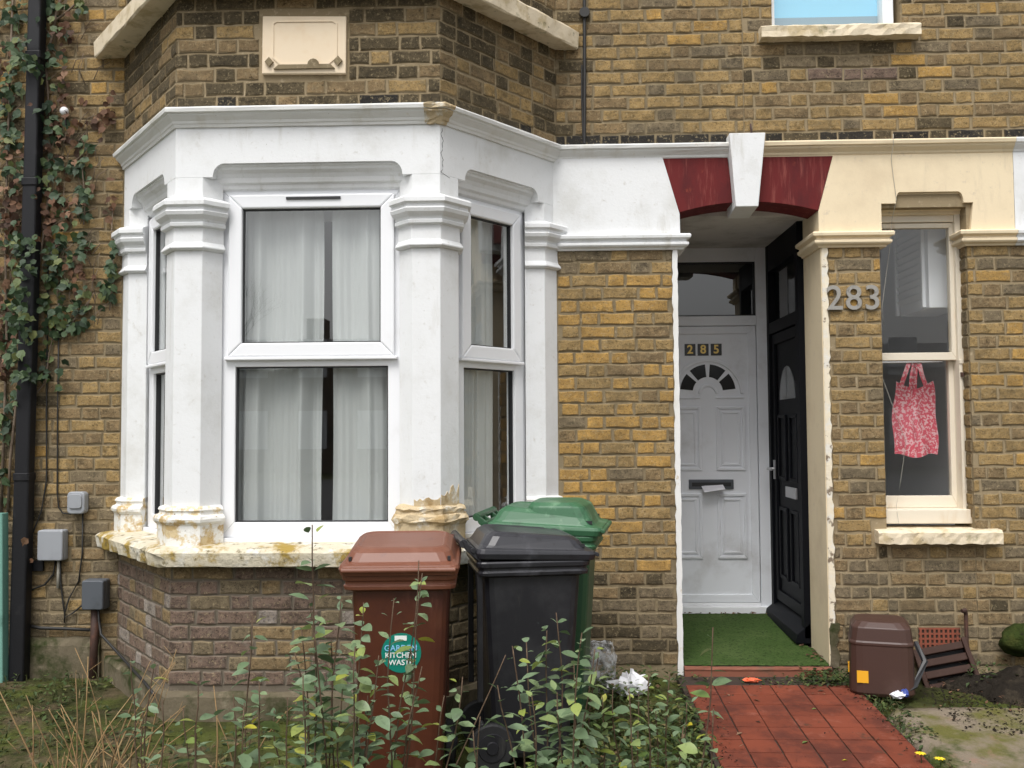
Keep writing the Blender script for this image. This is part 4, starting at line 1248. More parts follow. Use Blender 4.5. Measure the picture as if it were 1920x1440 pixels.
brn, body = wheelie("brown wheelie bin with a round teal sticker, in front of the bay", (-.607, -1.50, gz(-1.5) + .018), rad(4), M['bin_brown'], M['bin_brown_lid'], scale=.965)
R_ = [(.005 + .083 * math.cos(6.2832 * i / 28), .083 * math.sin(6.2832 * i / 28)) for i in range(28)]
zc, yf = .600, -.2295
fr_y = lambda z: -(.180 + (z - .06) / (.80 - .06) * .0425) + .010 - (z - .06) / .74 * .004 - .0022
st = MB()
st.add([(x, fr_y(zc + z), zc + z) for x, z in R_] + [(x, fr_y(zc + z) + .004, zc + z) for x, z in R_], [tuple(range(28))] + [(i, i + 28, (i + 1) % 28 + 28, (i + 1) % 28) for i in range(28)])
stk = fix_normals(st.build("sticker", M['sticker'], body, local=True))
for txt, dz, sz, mt in (("GARDEN", .020, .034, 'print_blue'), ("KITCHEN", -.010, .031, 'print_white'), ("WASTE", -.040, .031, 'print_white')):
    lettering("lettering", txt, sz, .0005, M[mt], stk, (.003, fr_y(zc + dz) - .0022, zc + dz), bold=.0004)
MB().box(-.022, fr_y(zc + .07) - .0016, zc + .052, .028, fr_y(zc + .07) + .001, zc + .072).build("emblem", M['print_white'], stk, local=True)

blk, body = wheelie("black wheelie bin standing sideways, its handle towards the brown bin", (-.092, -1.18, gz(-1.2) + .012), rad(90 + 11), M['bin_black'], M['bin_black_lid'], scale=.955)
grn, body = wheelie("green wheelie bin with a hooded lid, behind the black bin", (.012, -.745, gz(-.7) + .0), rad(90 - 8), M['bin_green'], M['bin_green_lid'], hump=True, scale=1.0)

# ------------------------------------------------------------------ things on the left wall
def tube_obj(name, pts, r, m, label, cat, n=6, parent=None, group=None):
    o = MB().tube(pts, r, n).build(name, m, parent, smooth=True)
    return o if parent else tag(o, label, cat, group)

dp = empty("downpipe", "black square downpipe running up the wall through the ivy", "drainpipe", (-3.075, -.07, 0))
def dpx(z): return -3.050 + .0095 * z
pp = MB()
for z0, z1, w_ in ((-.1, 1.15, .046), (1.15, 2.88, .043), (2.88, 4.6, .041)):
    pp.loft([rrect(dpx(z) , -.072, w_ * 2, .080, .014, z) for z in (z0, z1)])
pp.build("pipe", M['black_pipe'], dp)
for z in (1.13, 2.86, 3.62):
    MB().loft([rrect(dpx(zz), -.072, .098, .094, .016, zz) for zz in (z, z + .045)]).build("collar", M['black_pipe'], dp, bevel=.004)
MB().box(dpx(.66) - .05, -.03, .60, dpx(.66) + .10, -.012, .66).build("bracket", M['black_pipe'], dp)

pt = MB()
pt.loft([rrect(x, -.12, .062, .07, .008, z) for x, z in ((-3.125, -.2), (-3.150, .93), (-3.151, .945))])
tag(pt.build("post", M['teal']), "pale teal painted post at the left edge of the garden", "post")

def wall_box(name, label, x0, x1, z0, z1, d, m, lid_in=.006, round_=.012):
    cx, cz = (x0 + x1) / 2, (z0 + z1) / 2
    e = empty(name, label, "utility box", (cx, -.012, z0))
    MB().loft([[(x, y, z) for x, z, _ in rrect(cx, cz, x1 - x0, z1 - z0, round_, 0)] for y in (-.010, -.010 - d * .55)]).build("case", m, e, bevel=.002)
    MB().loft([[(x, y, z) for x, z, _ in rrect(cx, cz, x1 - x0 - lid_in + i, z1 - z0 - lid_in + i, round_, 0)] for y, i in ((-.010 - d * .55, .004), (-.010 - d * .92, .004), (-.010 - d, -.006))]).build("cover", m, e, bevel=.002)
    for o in e.children: fix_normals(o)
    return e
e = wall_box("junction_box", "small rounded grey box on the brick wall left of the bay", -2.788, -2.687, .935, 1.062, .055, M['grey_plastic'], .002, .022)
MB().loft([[(x, y, z) for x, z, _ in rrect(-2.738, 1.008, .078, .085, .018, 0)] for y in (-.06, -.074)]).build("hood", M['grey_plastic'], e, bevel=.004)
wall_box("meter_box", "square pale grey meter box right of the black downpipe", -2.957, -2.805, .664, .842, .065, M['grey_plastic'])
wall_box("junction_box", "dark grey box low on the wall beside the bay plinth, above a brown pipe", -2.682, -2.552, .385, .556, .085, M['dark_grey_plastic'])
tube_obj("conduit_pipe", [(-2.625, -.035, .40), (-2.628, -.036, .2), (-2.632, -.04, -.05)], .024, M['rust_pipe'], "rusty brown pipe rising from the soil to the dark grey box", "pipe", 8)
cab = "thin cables on the left wall"
tube_obj("cable", [(-2.950, -.016, 2.4), (-2.948, -.016, 2.0), (-2.944, -.016, 1.5), (-2.936, -.017, 1.13), (-2.962, -.02, .95), (-3.02, -.02, .80), (-3.05, -.02, .62)], .0048, M['black_cable'],
         "thin dark cable curving down behind the square grey box to the downpipe", "cable", group=cab)
tube_obj("cable", [(-2.880, -.016, 2.3), (-2.878, -.016, 1.5), (-2.872, -.016, 1.06), (-2.862, -.016, .97), (-2.835, -.018, .935), (-2.785, -.02, .93)], .0045, M['black_cable'],
         "thin dark cable dropping straight down and hooking under the small rounded box", "cable", group=cab)
tube_obj("cable", [(-2.716, -.018, .94), (-2.716, -.017, .70), (-2.735, -.017, .54), (-2.79, -.018, .44), (-2.812, -.02, .36), (-2.815, -.02, .30)], .0048, M['black_cable'],
         "thin dark cable from the small rounded box slanting down the wall", "cable", group=cab)
tube_obj("cable", [(-2.845, -.018, .67), (-2.844, -.017, .55), (-2.826, -.018, .42), (-2.81, -.02, .33), (-2.76, -.02, .36), (-2.70, -.02, .41), (-2.665, -.03, .43)], .0052, M['black_cable'],
         "dark cable looping from the square grey box down and up to the dark grey box", "cable", group=cab)
tube_obj("cable", [(-2.872, -.018, .67), (-2.885, -.02, .58), (-2.935, -.02, .52), (-2.99, -.02, .50), (-3.03, -.03, .48)], .006, M['black_cable'],
         "short dark cable from under the square grey box towards the downpipe", "cable", group=cab)
tube_obj("cable", [(-3.02, -.03, .285), (-2.95, -.03, .272), (-2.80, -.03, .268), (-2.65, -.035, .262)], .010, M['black_cable'], "thick black cable running level above the cement footing", "cable", group=cab)
tube_obj("cable", [(-2.60, -.06, .42), (-2.585, -.07, .33), (-2.56, -.10, .25), (-2.42, -.18, .16), (-2.25, -.38, .12), (-2.06, -.66, .115), (-1.96, -.80, .10)], .008, M['black_cable'],
         "dark cable sagging from the dark grey box round the bay plinth", "cable", group=cab)
tube_obj("conduit", [(-2.855, -.018, .67), (-2.856, -.018, .50)], .010, M['wire'], "short pale conduit under the square grey box", "conduit")

wl_ = empty("wall_light", "small white globe on a short stalk high on the ivy wall", "light", (-2.85, -.02, 3.24))
gl_ = MB()
rings = []
for i in range(7):
    a = math.pi * (i + .5) / 7
    rings.append([(-2.85 + .026 * math.sin(a) * math.cos(6.2832 * j / 12), -.05 + .026 * math.sin(a) * math.sin(6.2832 * j / 12), 3.318 + .026 * math.cos(a)) for j in range(12)])
fix_normals(gl_.loft(rings).build("globe", M['upvc'], wl_, smooth=True))
MB().tube([(-2.843, -.05, 3.30), (-2.842, -.045, 3.24), (-2.842, -.012, 3.22)], .006, 6).build("stalk", M['black_cable'], wl_)

# cables on the right
vc = empty("cable", "black vertical cable with a round clip right of the bay's upper wall", "cable", (.24, -.02, 3.08))
MB().tube([(.247, -.018, 4.6), (.246, -.018, 3.9), (.243, -.018, 3.5), (.238, -.018, 3.08)], .010, 6).build("sheath", M['black_cable'], vc)
MB().tube([(.228, -.016, 3.55), (.226, -.018, 3.35), (.232, -.018, 3.08)], .005, 6).build("thin_strand", M['black_cable'], vc)
MB().loft([[(.246 + .030 * math.cos(6.2832 * i / 14), y, 3.86 + .030 * math.sin(6.2832 * i / 14)) for i in range(14)] for y in (-.01, -.04)]).build("clip", M['black_cable'], vc)
tube_obj("wire", [(2.004, -.078, 3.09), (2.004, -.076, 3.03), (2.006, -.030, 2.96), (2.018, -.028, 2.84), (2.030, -.03, 2.72), (2.030, .05, 2.62), (2.016, .06, 2.45), (1.985, .06, 2.25), (1.96, .05, 2.10), (1.952, .0, 2.0)], .0016, M['wire'],
         "thin pale wire trailing from the cream cornice across the sash window", "wire")
tube_obj("wire", [(1.955, .08, 1.72), (2.02, .10, 1.55), (2.10, .11, 1.32), (2.06, .10, 1.1), (2.02, .07, .95), (1.99, -.05, .86)], .0012, M['wire'], "thin pale wire hanging slack in front of the lower sash", "wire")
tube_obj("bracket", [(1.21, -.02, 3.10), (1.208, -.03, 3.14), (1.205, -.02, 3.18)], .006, M['rust_pipe'], "small rusty hook above the white keystone", "hook")

# ------------------------------------------------------------------ seen through the sash window
bg_ = empty("tote_bag", "pink floral cloth bag hanging behind the lower sash", "bag", (2.21, .27, 1.78))
def bag_fn(side):
    def fn(u, v):
        x = -.118 + .236 * u
        top = .40 + .05 * abs(2 * u - 1) ** 1.5 - (.09 if .36 < u < .5 else 0) * 0
        z = v * top
        fold = .034 * math.exp(-((u - .40) / .05) ** 2) * (.4 + .6 * v) + .012 * math.sin(u * 9 + 1.5 * v)
        return (2.222 + x * 1.08 * (1 - .16 * v * v + .05 * math.sin(v * 3.1)) + .006 * math.sin(v * 9), .285 + side * (.020 * math.sin(math.pi * u) * (1 - .55 * v)) + fold + .005 * math.sin(u * 17 + v * 5), 1.238 + z + .012 * math.sin(u * 8 + 1) * (1 - v))
    return fn
fix_normals(MB().grid(bag_fn(-1), 24, 16).build("front_cloth", M['tote'], bg_, smooth=True))
fix_normals(MB().grid(bag_fn(1), 24, 16).build("back_cloth", M['tote'], bg_, smooth=True))
for x0, x1 in ((-.085, -.02), (.0, .075)):
    hb = MB()
    P = [(2.222 + x0, .283, 1.64), (2.222 + x0 * .72 + .004, .280, 1.72), (2.222 + x0 * .45 + .01, .278, 1.80)]
    Q = [(2.222 + x1, .283, 1.64), (2.222 + x1 * .62, .280, 1.72), (2.222 + x1 * .25 + .01, .278, 1.80)]
    for S in (P, Q):
        hb.loft([[(p[0] - .014, p[1], p[2]), (p[0] + .014, p[1], p[2]), (p[0] + .014, p[1] + .004, p[2]), (p[0] - .014, p[1] + .004, p[2])] for p in S])
    fix_normals(hb.build("strap", M['tote'], bg_))
MB().tube([(1.99, .278, 1.80), (2.39, .278, 1.80)], .006, 6).build("hanging_rail", M['steel'], bg_)

cb = empty("wall_cabinet", "white louvred cabinet seen through the upper sash", "cabinet", (2.45, .62, 2.1))
MB().box(2.325, .285, 2.13, 2.555, .76, 2.85).build("case", M['cabinet'], cb, bevel=.004)
for i in range(14):
    z = 2.20 + i * .045
    o = MB().add([(2.322, .36, z), (2.322, .77, z), (2.308, .77, z + .030), (2.308, .36, z + .030), (2.325, .36, z + .034), (2.325, .77, z + .034)], [(0, 3, 2, 1), (3, 4, 5, 2), (0, 1, 5, 4)]).build("slat", M['cabinet'], cb)
MB().box(2.304, .332, 2.14, 2.324, .358, 2.85).box(2.304, .772, 2.14, 2.324, .798, 2.85).build("door_frame", M['cabinet'], cb)

# ------------------------------------------------------------------ small things on the ground to the right
cd = empty("plastic_tub", "squat dark brown plastic tub with a yellow label, upside down by the wall", "tub", (1.785, -.30, gz(-.28)))
cd.rotation_euler = (0, 0, rad(-16))
cd.scale = (1.32, 1.05, 1.03)
z0 = 0.0
MB().loft([rrect(0, 0, .225, .26, .05, .0), rrect(0, 0, .245, .28, .05, .02), rrect(0, 0, .24, .275, .05, .255), rrect(0, 0, .246, .281, .05, .262), rrect(0, 0, .246, .281, .05, .272),
           rrect(0, 0, .238, .272, .05, .280), rrect(.0, .0, .225, .26, .05, .345), rrect(0, .01, .19, .22, .05, .372), rrect(0, .02, .10, .12, .03, .378)]).build("shell", M['caddy'], cd, local=True, smooth=False, bevel=.004)
MB().box(-.095, -.1432, .070, -.052, -.139, .130).build("label", M['label_yellow'], cd, local=True)
MB().box(-.1265, -.06, .10, -.121, -.03, .15).build("label", M['label_yellow'], cd, local=True)
hd_ = MB()
hd_.tube([(.135, .05, .25), (.165, -.02, .17), (.12, -.10, .06), (.04, -.165, .015)], .012, 6)
hd_.build("carry_handle", M['black_gasket'], cd, local=True)

cr = empty("slatted_crate", "broken brown plastic crate with open slats, leaning against the wall", "crate", (2.215, -.20, gz(-.2) - .03))
cr.rotation_euler = (rad(-30), rad(-14), rad(-12))
for z in (.015, .085, .150, .215):
    MB().box(-.12, -.02, z, .12, .012, z + .040).build("slat", M['crate'], cr, local=True, bevel=.004)
MB().box(-.145, -.035, .0, -.12, .06, .25).build("side_panel", M['crate'], cr, local=True, bevel=.004)
MB().box(.12, -.035, .0, .145, .06, .27).build("side_panel", M['crate'], cr, local=True, bevel=.004)
MB().box(-.12, .045, .0, .12, .058, .24).build("back_panel", M['black_gasket'], cr, local=True)
st_ = empty("stake", "thin dark metal stake with a hooked top by the air brick", "stake", (2.345, -.06, 0))
MB().tube([(2.345, -.06, -.02), (2.343, -.06, .36)], .011, 7).tube([(2.343, -.06, .36), (2.335, -.07, .385), (2.315, -.08, .38)], .012, 7).build("rod", M['rust_pipe'], st_)

def crumple(name, label, cat, c, size, m, seed, squash=.6):
    r = random.Random(seed)
    rings = []
    for i in range(8):
        a = math.pi * (i + .5) / 8
        rings.append([(c[0] + size[0] * math.sin(a) * math.cos(6.2832 * j / 13) * r.uniform(.55, 1.15), c[1] + size[1] * math.sin(a) * math.sin(6.2832 * j / 13) * r.uniform(.55, 1.15),
                       c[2] + size[2] * (math.cos(a) + .8) * r.uniform(.6, 1.1)) for j in range(13)])
    return tag(fix_normals(MB().loft(rings[::-1]).build(name, m)), label, cat)
ms_ = MB()
rings = []
r = random.Random(23)
for i in range(14):
    a = math.pi * (i + .5) / 14
    rings.append([])
    for j in range(26):
        q = 6.2832 * j / 26
        k = 1 + .10 * math.sin(3 * q + 2 * a) + .07 * math.sin(5 * q - 3 * a) + r.uniform(-.05, .05)
        rings[-1].append((2.665 + .16 * k * math.sin(a) * math.cos(q), -.10 + .09 * k * math.sin(a) * math.sin(q), .225 + .085 * k * math.cos(a)))
tag(fix_normals(ms_.loft(rings).build("mossy_stone", M['moss'], smooth=True)), "rounded mossy green stone on the soil heap at the right edge", "stone")
crumple("carrier_bag", "crumpled white plastic bag on the ground below the yellow brick pier", "plastic bag", (.435, -.36, gz(-.36)), (.115, .08, .07), M['bag_plastic'], 5)
cn = MB()
r = random.Random(19)
rings = []
for z, w_, d_ in ((-.02, .14, .11), (.04, .165, .13), (.10, .16, .125), (.16, .17, .12), (.21, .15, .10), (.245, .12, .05)):
    rings.append([(.292 + w_ / 2 * math.cos(6.2832 * i / 16) * r.uniform(.85, 1.15), -.255 + d_ / 2 * math.sin(6.2832 * i / 16) * r.uniform(.8, 1.2), z + r.uniform(-.008, .008)) for i in range(16)])
tag(fix_normals(cn.loft(rings).build("plastic_sack", M['milky'])), "half clear plastic sack standing beside the green bin", "plastic sack")
crumple("scrap", "bright orange scrap on the edge of the red tiles", "scrap", (1.12, -.18, gz(-.18) + .012), (.055, .02, .014), M['orange'], 8)
crumple("scrap", "crumpled blue and white wrapper beside the brown tub", "scrap", (1.80, -.50, gz(-.5) + .03), (.038, .03, .022), M['paper'], 12)
crumple("scrap", "dark blue wrapper scrap tucked against the brown tub", "scrap", (1.845, -.47, gz(-.47) + .03), (.028, .025, .022), M['blue_scrap'], 13)
for i, (x, y) in enumerate(((.86, -.30), (.95, -.42), (1.24, -.22), (1.34, -.62), (1.02, -.80), (1.55, -.75), (1.18, -1.05), (1.45, -.35), (.9, -.95), (1.3, -1.25), (1.08, -.5), (1.6, -.45))):
    r = random.Random(700 + i)
    a = r.uniform(0, 6.28)
    s = r.uniform(.012, .028)
    mb = MB().add([(x - s * math.cos(a), y - s * math.sin(a), gz(y) + .016), (x + s * .4 * math.sin(a), y - s * .4 * math.cos(a), gz(y) + .020), (x + s * math.cos(a), y + s * math.sin(a), gz(y) + .017), (x - s * .4 * math.sin(a), y + s * .4 * math.cos(a), gz(y) + .022)],
                  [(0, 1, 2, 3)])
    tag(mb.build("fallen_leaf", M['leaf_dead'] if i % 3 else M['leaf_yellow']), "small fallen leaf lying on the red tiled path", "leaf", "fallen leaves on the tiled path")

# ------------------------------------------------------------------ leafy plants in front
def leaf_mesh(seed, m, wide=.42, droop=.18):
    """a folded pointed leaf one unit long, growing along +X, top side +Z"""
    r = random.Random(seed)
    V, F = [(0, 0, 0)], []
    xs = [(.14, .55), (.34, .95), (.55, 1.0), (.76, .68)]
    for x, w_ in xs:
        zc_ = -droop * x * x + r.uniform(-.01, .01)
        hw = wide / 2 * w_ * r.uniform(.93, 1.07)
        V += [(x, hw, zc_ + .07 * w_ + r.uniform(-.02, .02)), (x, 0, zc_), (x, -hw, zc_ + .07 * w_ + r.uniform(-.02, .02))]
    V.append((1, 0, -droop))
    F += [(0, 2, 1), (0, 3, 2)]
    for i in range(3):
        a = 1 + i * 3
        F += [(a, a + 1, a + 4, a + 3), (a + 1, a + 2, a + 5, a + 4)]
    F += [(10, 11, 13), (11, 12, 13)]
    me = bpy.data.meshes.new("leaf")
    me.from_pydata(V, [], F)
    me.materials.append(m)
    me.polygons.foreach_set("use_smooth", [True] * len(F))
    return me
LM = [leaf_mesh(i, M['leaf'], .50 + .045 * (i % 5), .06 + .075 * (i % 5)) for i in range(15)]
LY = [leaf_mesh(20 + i, M['leaf_yellow'], .5, .2) for i in range(3)]

def shrub(label, stems, y0, seed, size=.040, yellow=.05, ydepth=.22):
    r = random.Random(seed)
    cx = sum(s[2] for s in stems) / len(stems)
    root = empty("shrub", label, "shrub", (cx, y0, gz(y0)), group="leafy shrubs growing in the front garden")
    off = Vector(root.location)
    stm = MB()
    for (xt, zt, xb, dens) in stems:
        yy = y0 + r.uniform(-ydepth, ydepth)
        zb = gz(yy) - .02
        xbb = xb + (xb - xt) * .5 + r.uniform(-.03, .03)
        n = 12
        ph, am = r.uniform(0, 6.28), r.uniform(.004, .014)
        pts = []
        for i in range(n + 1):
            t = i / n
            pts.append(Vector((xbb + (xt - xbb) * t + am * math.sin(t * 9 + ph) * (1 - t * .3), yy + am * math.cos(t * 7 + ph) + .05 * t * r.uniform(-.2, .2), zb + (zt - zb) * t)))
        stm.tube([p - off for p in pts], [.0034 * (1 - .65 * i / n) + .0008 for i in range(n + 1)], 5)
        if dens <= 0:
            continue
        L = zt - zb
        z = zb + max(.22, L * .28)
        while z < zt + .004:
            t = min(1, (z - zb) / L)
            i = min(n - 1, int(t * n))
            p = pts[i].lerp(pts[i + 1], t * n - i)
            a = r.uniform(0, 6.28)
            near_top = t > .93
            for s in (0, 1):
                if r.random() > dens * .92: continue
                az = a + s * math.pi + r.uniform(-.45, .45)
                if abs(math.sin(az)) > .8 and r.random() < .5: az += .8
                sc = size * (.58 + .80 * r.random() ** .8) * (.6 if near_top else 1)
                o = bpy.data.objects.new("leaf", r.choice(LY if r.random() < yellow else LM))
                COL.objects.link(o)
                o.parent = root
                side = r.uniform(.002, .028) if r.random() < .5 else .002
                o.location = p - off + Vector((math.cos(az) * side, math.sin(az) * side, r.uniform(-.004, .004)))
                o.rotation_euler = (r.uniform(-.55, .55) - .25 * math.sin(az), r.uniform(-.55, .35) - (.35 if near_top else 0), az)
                o.scale = (sc, sc, sc)
            z += r.uniform(.025, .041) * (1.0 if dens >= .9 else 1.2)
    stm.build("stem", M['bark'], root, local=True, smooth=True)
    return root
shrub("tall leafy shrub left of the brown bin with one stem rising above the window sill",
      [(-0.733, 1.112, -0.693, 0.8), (-0.664, 0.873, -0.673, 1), (-0.793, 0.762, -0.742, 1), (-0.863, 0.668, -0.811, 1), (-0.914, 0.616, -0.88, 1), (-0.586, 0.744, -0.603, 1), (-0.759, 0.856, -0.733, 1), (-0.638, 0.813, -0.647, 1), (-0.531, 0.702, -0.569, 1),
       (-0.958, 0.556, -0.914, 1), (-0.698, 0.727, -0.707, 1), (-0.837, 0.556, -0.802, 1), (-0.742, 0.659, -0.742, 1), (-0.638, 0.608, -0.647, 1), (-0.569, 0.574, -0.586, 1)], -2.45, 21, .055, .03)
shrub("slender upright shrub in front of the brown bin, its leaves crossing the round sticker",
      [(-0.434, 0.967, -0.496, 0.75), (-0.496, 0.864, -0.5, 0.6), (-0.4, 0.941, -0.462, 0.45), (-0.451, 0.685, -0.508, 0.8), (-0.414, 0.642, -0.474, 0.7)], -2.45, 22, .052, .06, .10)
shrub("sparse shrub with one bare cut stem slanting across the gap between the bins",
      [(-0.141, 0.666, -0.405, 0), (-0.279, 0.599, -0.362, 0.9), (-0.331, 0.539, -0.414, 0.6), (-0.215, 0.471, -0.293, 0.7)], -2.45, 23, .050, .05, .05)
shrub("bushy shrub in front of the black bin",
      [(0.036, 0.796, 0.027, 1), (0.108, 0.779, 0.053, 1), (0.001, 0.727, 0.001, 1), (-0.077, 0.676, -0.034, 0.8), (-0.146, 0.621, -0.085, 0.8), (0.143, 0.71, 0.079, 1), (-0.111, 0.702, -0.051, 0.5), (-0.051, 0.556, -0.034, 1), (0.174, 0.642, 0.105, 0.8),
       (-0.224, 0.479, -0.172, 0.8), (0.087, 0.625, 0.07, 1), (0.036, 0.574, 0.036, 1)], -2.45, 24, .053, .05)
shrub("low yellowing shrub at the left edge of the red tiled path",
      [(0.26, 0.556, 0.277, 1), (0.35, 0.556, 0.329, 1), (0.419, 0.556, 0.381, 1), (0.467, 0.479, 0.415, 1), (0.225, 0.505, 0.243, 1), (0.312, 0.471, 0.312, 1), (0.453, 0.411, 0.415, 1), (0.191, 0.479, 0.208, 1), (0.381, 0.428, 0.364, 1)], -2.35, 25, .044, .16)
shrub("thin sprig with a few leaves standing before the green turf mat", [(0.54, 0.762, 0.488, 0.5), (0.533, 0.514, 0.498, 0.5)], -2.45, 26, .050, .1, .03)
shrub("thin scattered shoots with few leaves left of the bay plinth",
      [(-1.424, 0.633, -1.369, 0.4), (-1.35, 0.621, -1.377, 0.35), (-1.432, 0.437, -1.405, 0.6), (-1.291, 0.514, -1.256, 0.4), (-1.208, 0.488, -1.187, 0.55)], -2.40, 27, .046, .12)
shrub("straggly young shrub in front of the bay's brick plinth",
      [(-1.096, 0.608, -1.084, 0.6), (-0.997, 0.787, -0.997, 0.4), (-1.056, 0.522, -1.052, 0.7), (-1.139, 0.471, -1.135, 0.6), (-0.95, .50, -.94, .7), (-.91, .47, -.90, .8)], -2.40, 28, .050, .06)

# dry stalks at the left edge
ds = empty("dry_stalks", "clump of dry orange brown stalks at the left edge of the garden", "dry plant", (-1.55, -2.2, gz(-2.2)))
for i in range(64):
    r = random.Random(900 + i)
    y = -2.2 + r.uniform(-.45, .55)
    x = -1.86 + abs(r.gauss(0, .20)) * 1.3
    h = r.uniform(.30, .74) * (1.0 if x < -1.6 else .72)
    lean = r.gauss(.03, .17)
    pts = [Vector((x + lean * t * t + .012 * math.sin(t * 5 + i), y + .02 * math.sin(t * 4 + i * 2), gz(y) - .01 + h * t)) for t in (0, .2, .4, .6, .8, 1)]
    mb = MB().tube([p - ds.location for p in pts], [.0042, .004, .0036, .003, .0023, .0013], 5)
    for k in range(r.randrange(0, 4)):
        t = r.uniform(.5, .95)
        p = pts[0].lerp(pts[-1], t) - ds.location
        q = p + Vector((r.uniform(-.07, .07), r.uniform(-.03, .03), r.uniform(.02, .08)))
        mb.tube([p, q], [.0014, .0007], 4)
    mb.build("stalk", M['straw'], ds, local=True, smooth=True)

# yellow flowers low in the garden
for x, y, h in ((-1.02, -2.30, .30), (-.80, -2.35, .31), (1.62, -1.27, .05), (1.69, -1.30, .04), (-1.40, -2.35, .32)):
    fw_ = empty("yellow_flower", "small yellow flower on a short stalk among the weeds", "flower", (x, y, gz(y)), group="yellow flowers in the front garden")
    MB().tube([(0, 0, 0), (.004, 0, h * .5), (0, 0, h)], .0018, 5).build("stalk", M['grass'], fw_, local=True)
    pm = MB()
    for i in range(9):
        a = 6.2832 * i / 9
        pm.add([(0, 0, h), (.017 * math.cos(a - .3), .017 * math.sin(a - .3), h + .008), (.026 * math.cos(a), .026 * math.sin(a), h + .006), (.017 * math.cos(a + .3), .017 * math.sin(a + .3), h + .008)], [(0, 1, 2, 3)])
    pm.build("petals", M['flower'], fw_, local=True)

# ------------------------------------------------------------------ weeds and grass that cover the soil
def scatter(name, label, m, areas, seed, blade=False):
    r = random.Random(seed)
    mb = MB()
    for (x0, x1, y0, y1, n, s0, s1, h) in areas:
        for _ in range(n):
            x, y = r.uniform(x0, x1), r.uniform(y0, y1)
            if bump2(x * .9 + 3, y * 1.3) < r.uniform(-.7, .25): continue
            if y > -.80 and -2.4 < x < .0 and y > -.80 + .5 * max(0, abs(x + 1.21) - .68): continue
            z = gz(y) - .008 + (.024 if .73 < x < 1.67 and y < -.25 and name != 'weeds' else 0) + (.022 if x > 1.72 and name == 'soil_crumbs' else 0)
            a, s = r.uniform(0, 6.28), r.uniform(s0, s1)
            if blade:
                b = Vector((x, y, z))
                d = Vector((math.cos(a), math.sin(a), 0))
                e = Vector((-d.y, d.x, 0)) * s * .055
                hh_ = s * r.uniform(.6, 1)
                p1, p2 = b + d * s * .15 + Vector((0, 0, hh_ * .6)), b + d * s * r.uniform(.3, .7) + Vector((0, 0, hh_))
                mb.add([b - e, b + e, p1 + e * .8, p2, p1 - e * .8], [(0, 1, 2, 4), (4, 2, 3)])
            else:
                zz = z + r.uniform(.0, h) ** 1.0
                t = r.uniform(-.5, .5)
                c, sn = math.cos(a), math.sin(a)
                k = .32
                P = [(0, 0, 0), (.45, k, .06), (1, 0, -.1 + t * .6), (.45, -k, .06)]
                mb.add([(x + s * (px * c - py * sn), y + s * (px * sn + py * c), zz + s * (pz + px * t)) for px, py, pz in P], [(0, 1, 2), (0, 2, 3)])
    o = mb.build(name, m)
    return tag(o, label, "weeds", None, "stuff")
scatter("weeds", "low weeds and creeping leaves covering the garden soil", M['weed'],
        [(-3.3, .70, -2.9, -.62, 3600, .016, .040, .035), (-3.3, -2.0, -1.2, -.05, 900, .014, .035, .05), (-1.5, .0, -1.05, -.82, 700, .016, .036, .06), (.12, .74, -1.7, -.04, 2600, .018, .045, .10), (.72, .98, -.24, -.05, 230, .014, .034, .05),
         (1.40, 1.75, -.30, -.04, 700, .014, .036, .07), (.80, 1.45, -.26, -.05, 420, .01, .026, .035), (1.640, 1.82, -1.8, -.28, 1300, .010, .032, .035), (2.25, 2.9, -.30, -.02, 420, .016, .036, .12), (1.75, 2.9, -.66, -.45, 200, .01, .024, .02)], 51)
scatter("grass", "tufts of green and straw coloured grass in the garden", M['grass'],
        [(-3.3, .70, -2.9, -1.0, 1500, .03, .085, 0), (-2.0, -.9, -2.6, -1.9, 260, .06, .17, 0), (-3.3, -2.1, -1.4, -.1, 220, .03, .08, 0), (.15, .72, -1.6, -.1, 220, .03, .08, 0), (1.66, 1.80, -1.9, -.3, 160, .02, .06, 0)], 52, True)
# dead leaves and crumbs on the soil
scatter("leaf_litter", "dead brown leaves lying on the soil and along the turf mat", M['leaf_dead'],
        [(-3.2, .7, -2.7, -.9, 420, .014, .034, .02), (.2, .9, -1.2, -.1, 120, .012, .03, .03), (2.0, 2.8, -.75, -.2, 170, .010, .026, .06)], 53)
scatter("leaf_litter", "leaf scraps and twig crumbs strewn over the red tiled path", M['leaf_dead'], [(.74, 1.65, -2.0, -.25, 90, .006, .018, .004), (.74, 1.65, -.42, -.25, 70, .006, .016, .004)], 54)
scatter("soil_crumbs", "dark soil crumbs spilled over the mossy concrete", M['soil'], [(1.95, 2.95, -.95, -.30, 1500, .008, .024, .012), (.72, .85, -1.8, -.25, 260, .006, .016, .006), (1.60, 1.72, -1.8, -.25, 300, .006, .016, .006), (.75, 1.65, -2.0, -.25, 60, .004, .012, .004)], 55)
tl = MB()
r = random.Random(77)
for i in range(60):
    t = r.random()
    x, y = (1.595 - abs(r.gauss(0, .035)), .02 + t * 1.1) if i < 42 else (.85 + r.random() * .7, 1.17 - abs(r.gauss(0, .03)))
    s, a = r.uniform(.008, .022), r.uniform(0, 6.28)
    z = .074 + (y + .02) * .0525
    tl.add([(x - s * math.cos(a), y - s * math.sin(a), z), (x + s * .4, y - s * .4, z + .006), (x + s * math.cos(a), y + s * math.sin(a), z + .002), (x - s * .4, y + s * .4, z + .008)], [(0, 1, 2, 3)])
tag(tl.build("leaf_litter", M['leaf_dead']), "dead leaf scraps swept against the dark side door's threshold", "leaf litter", None, "stuff")

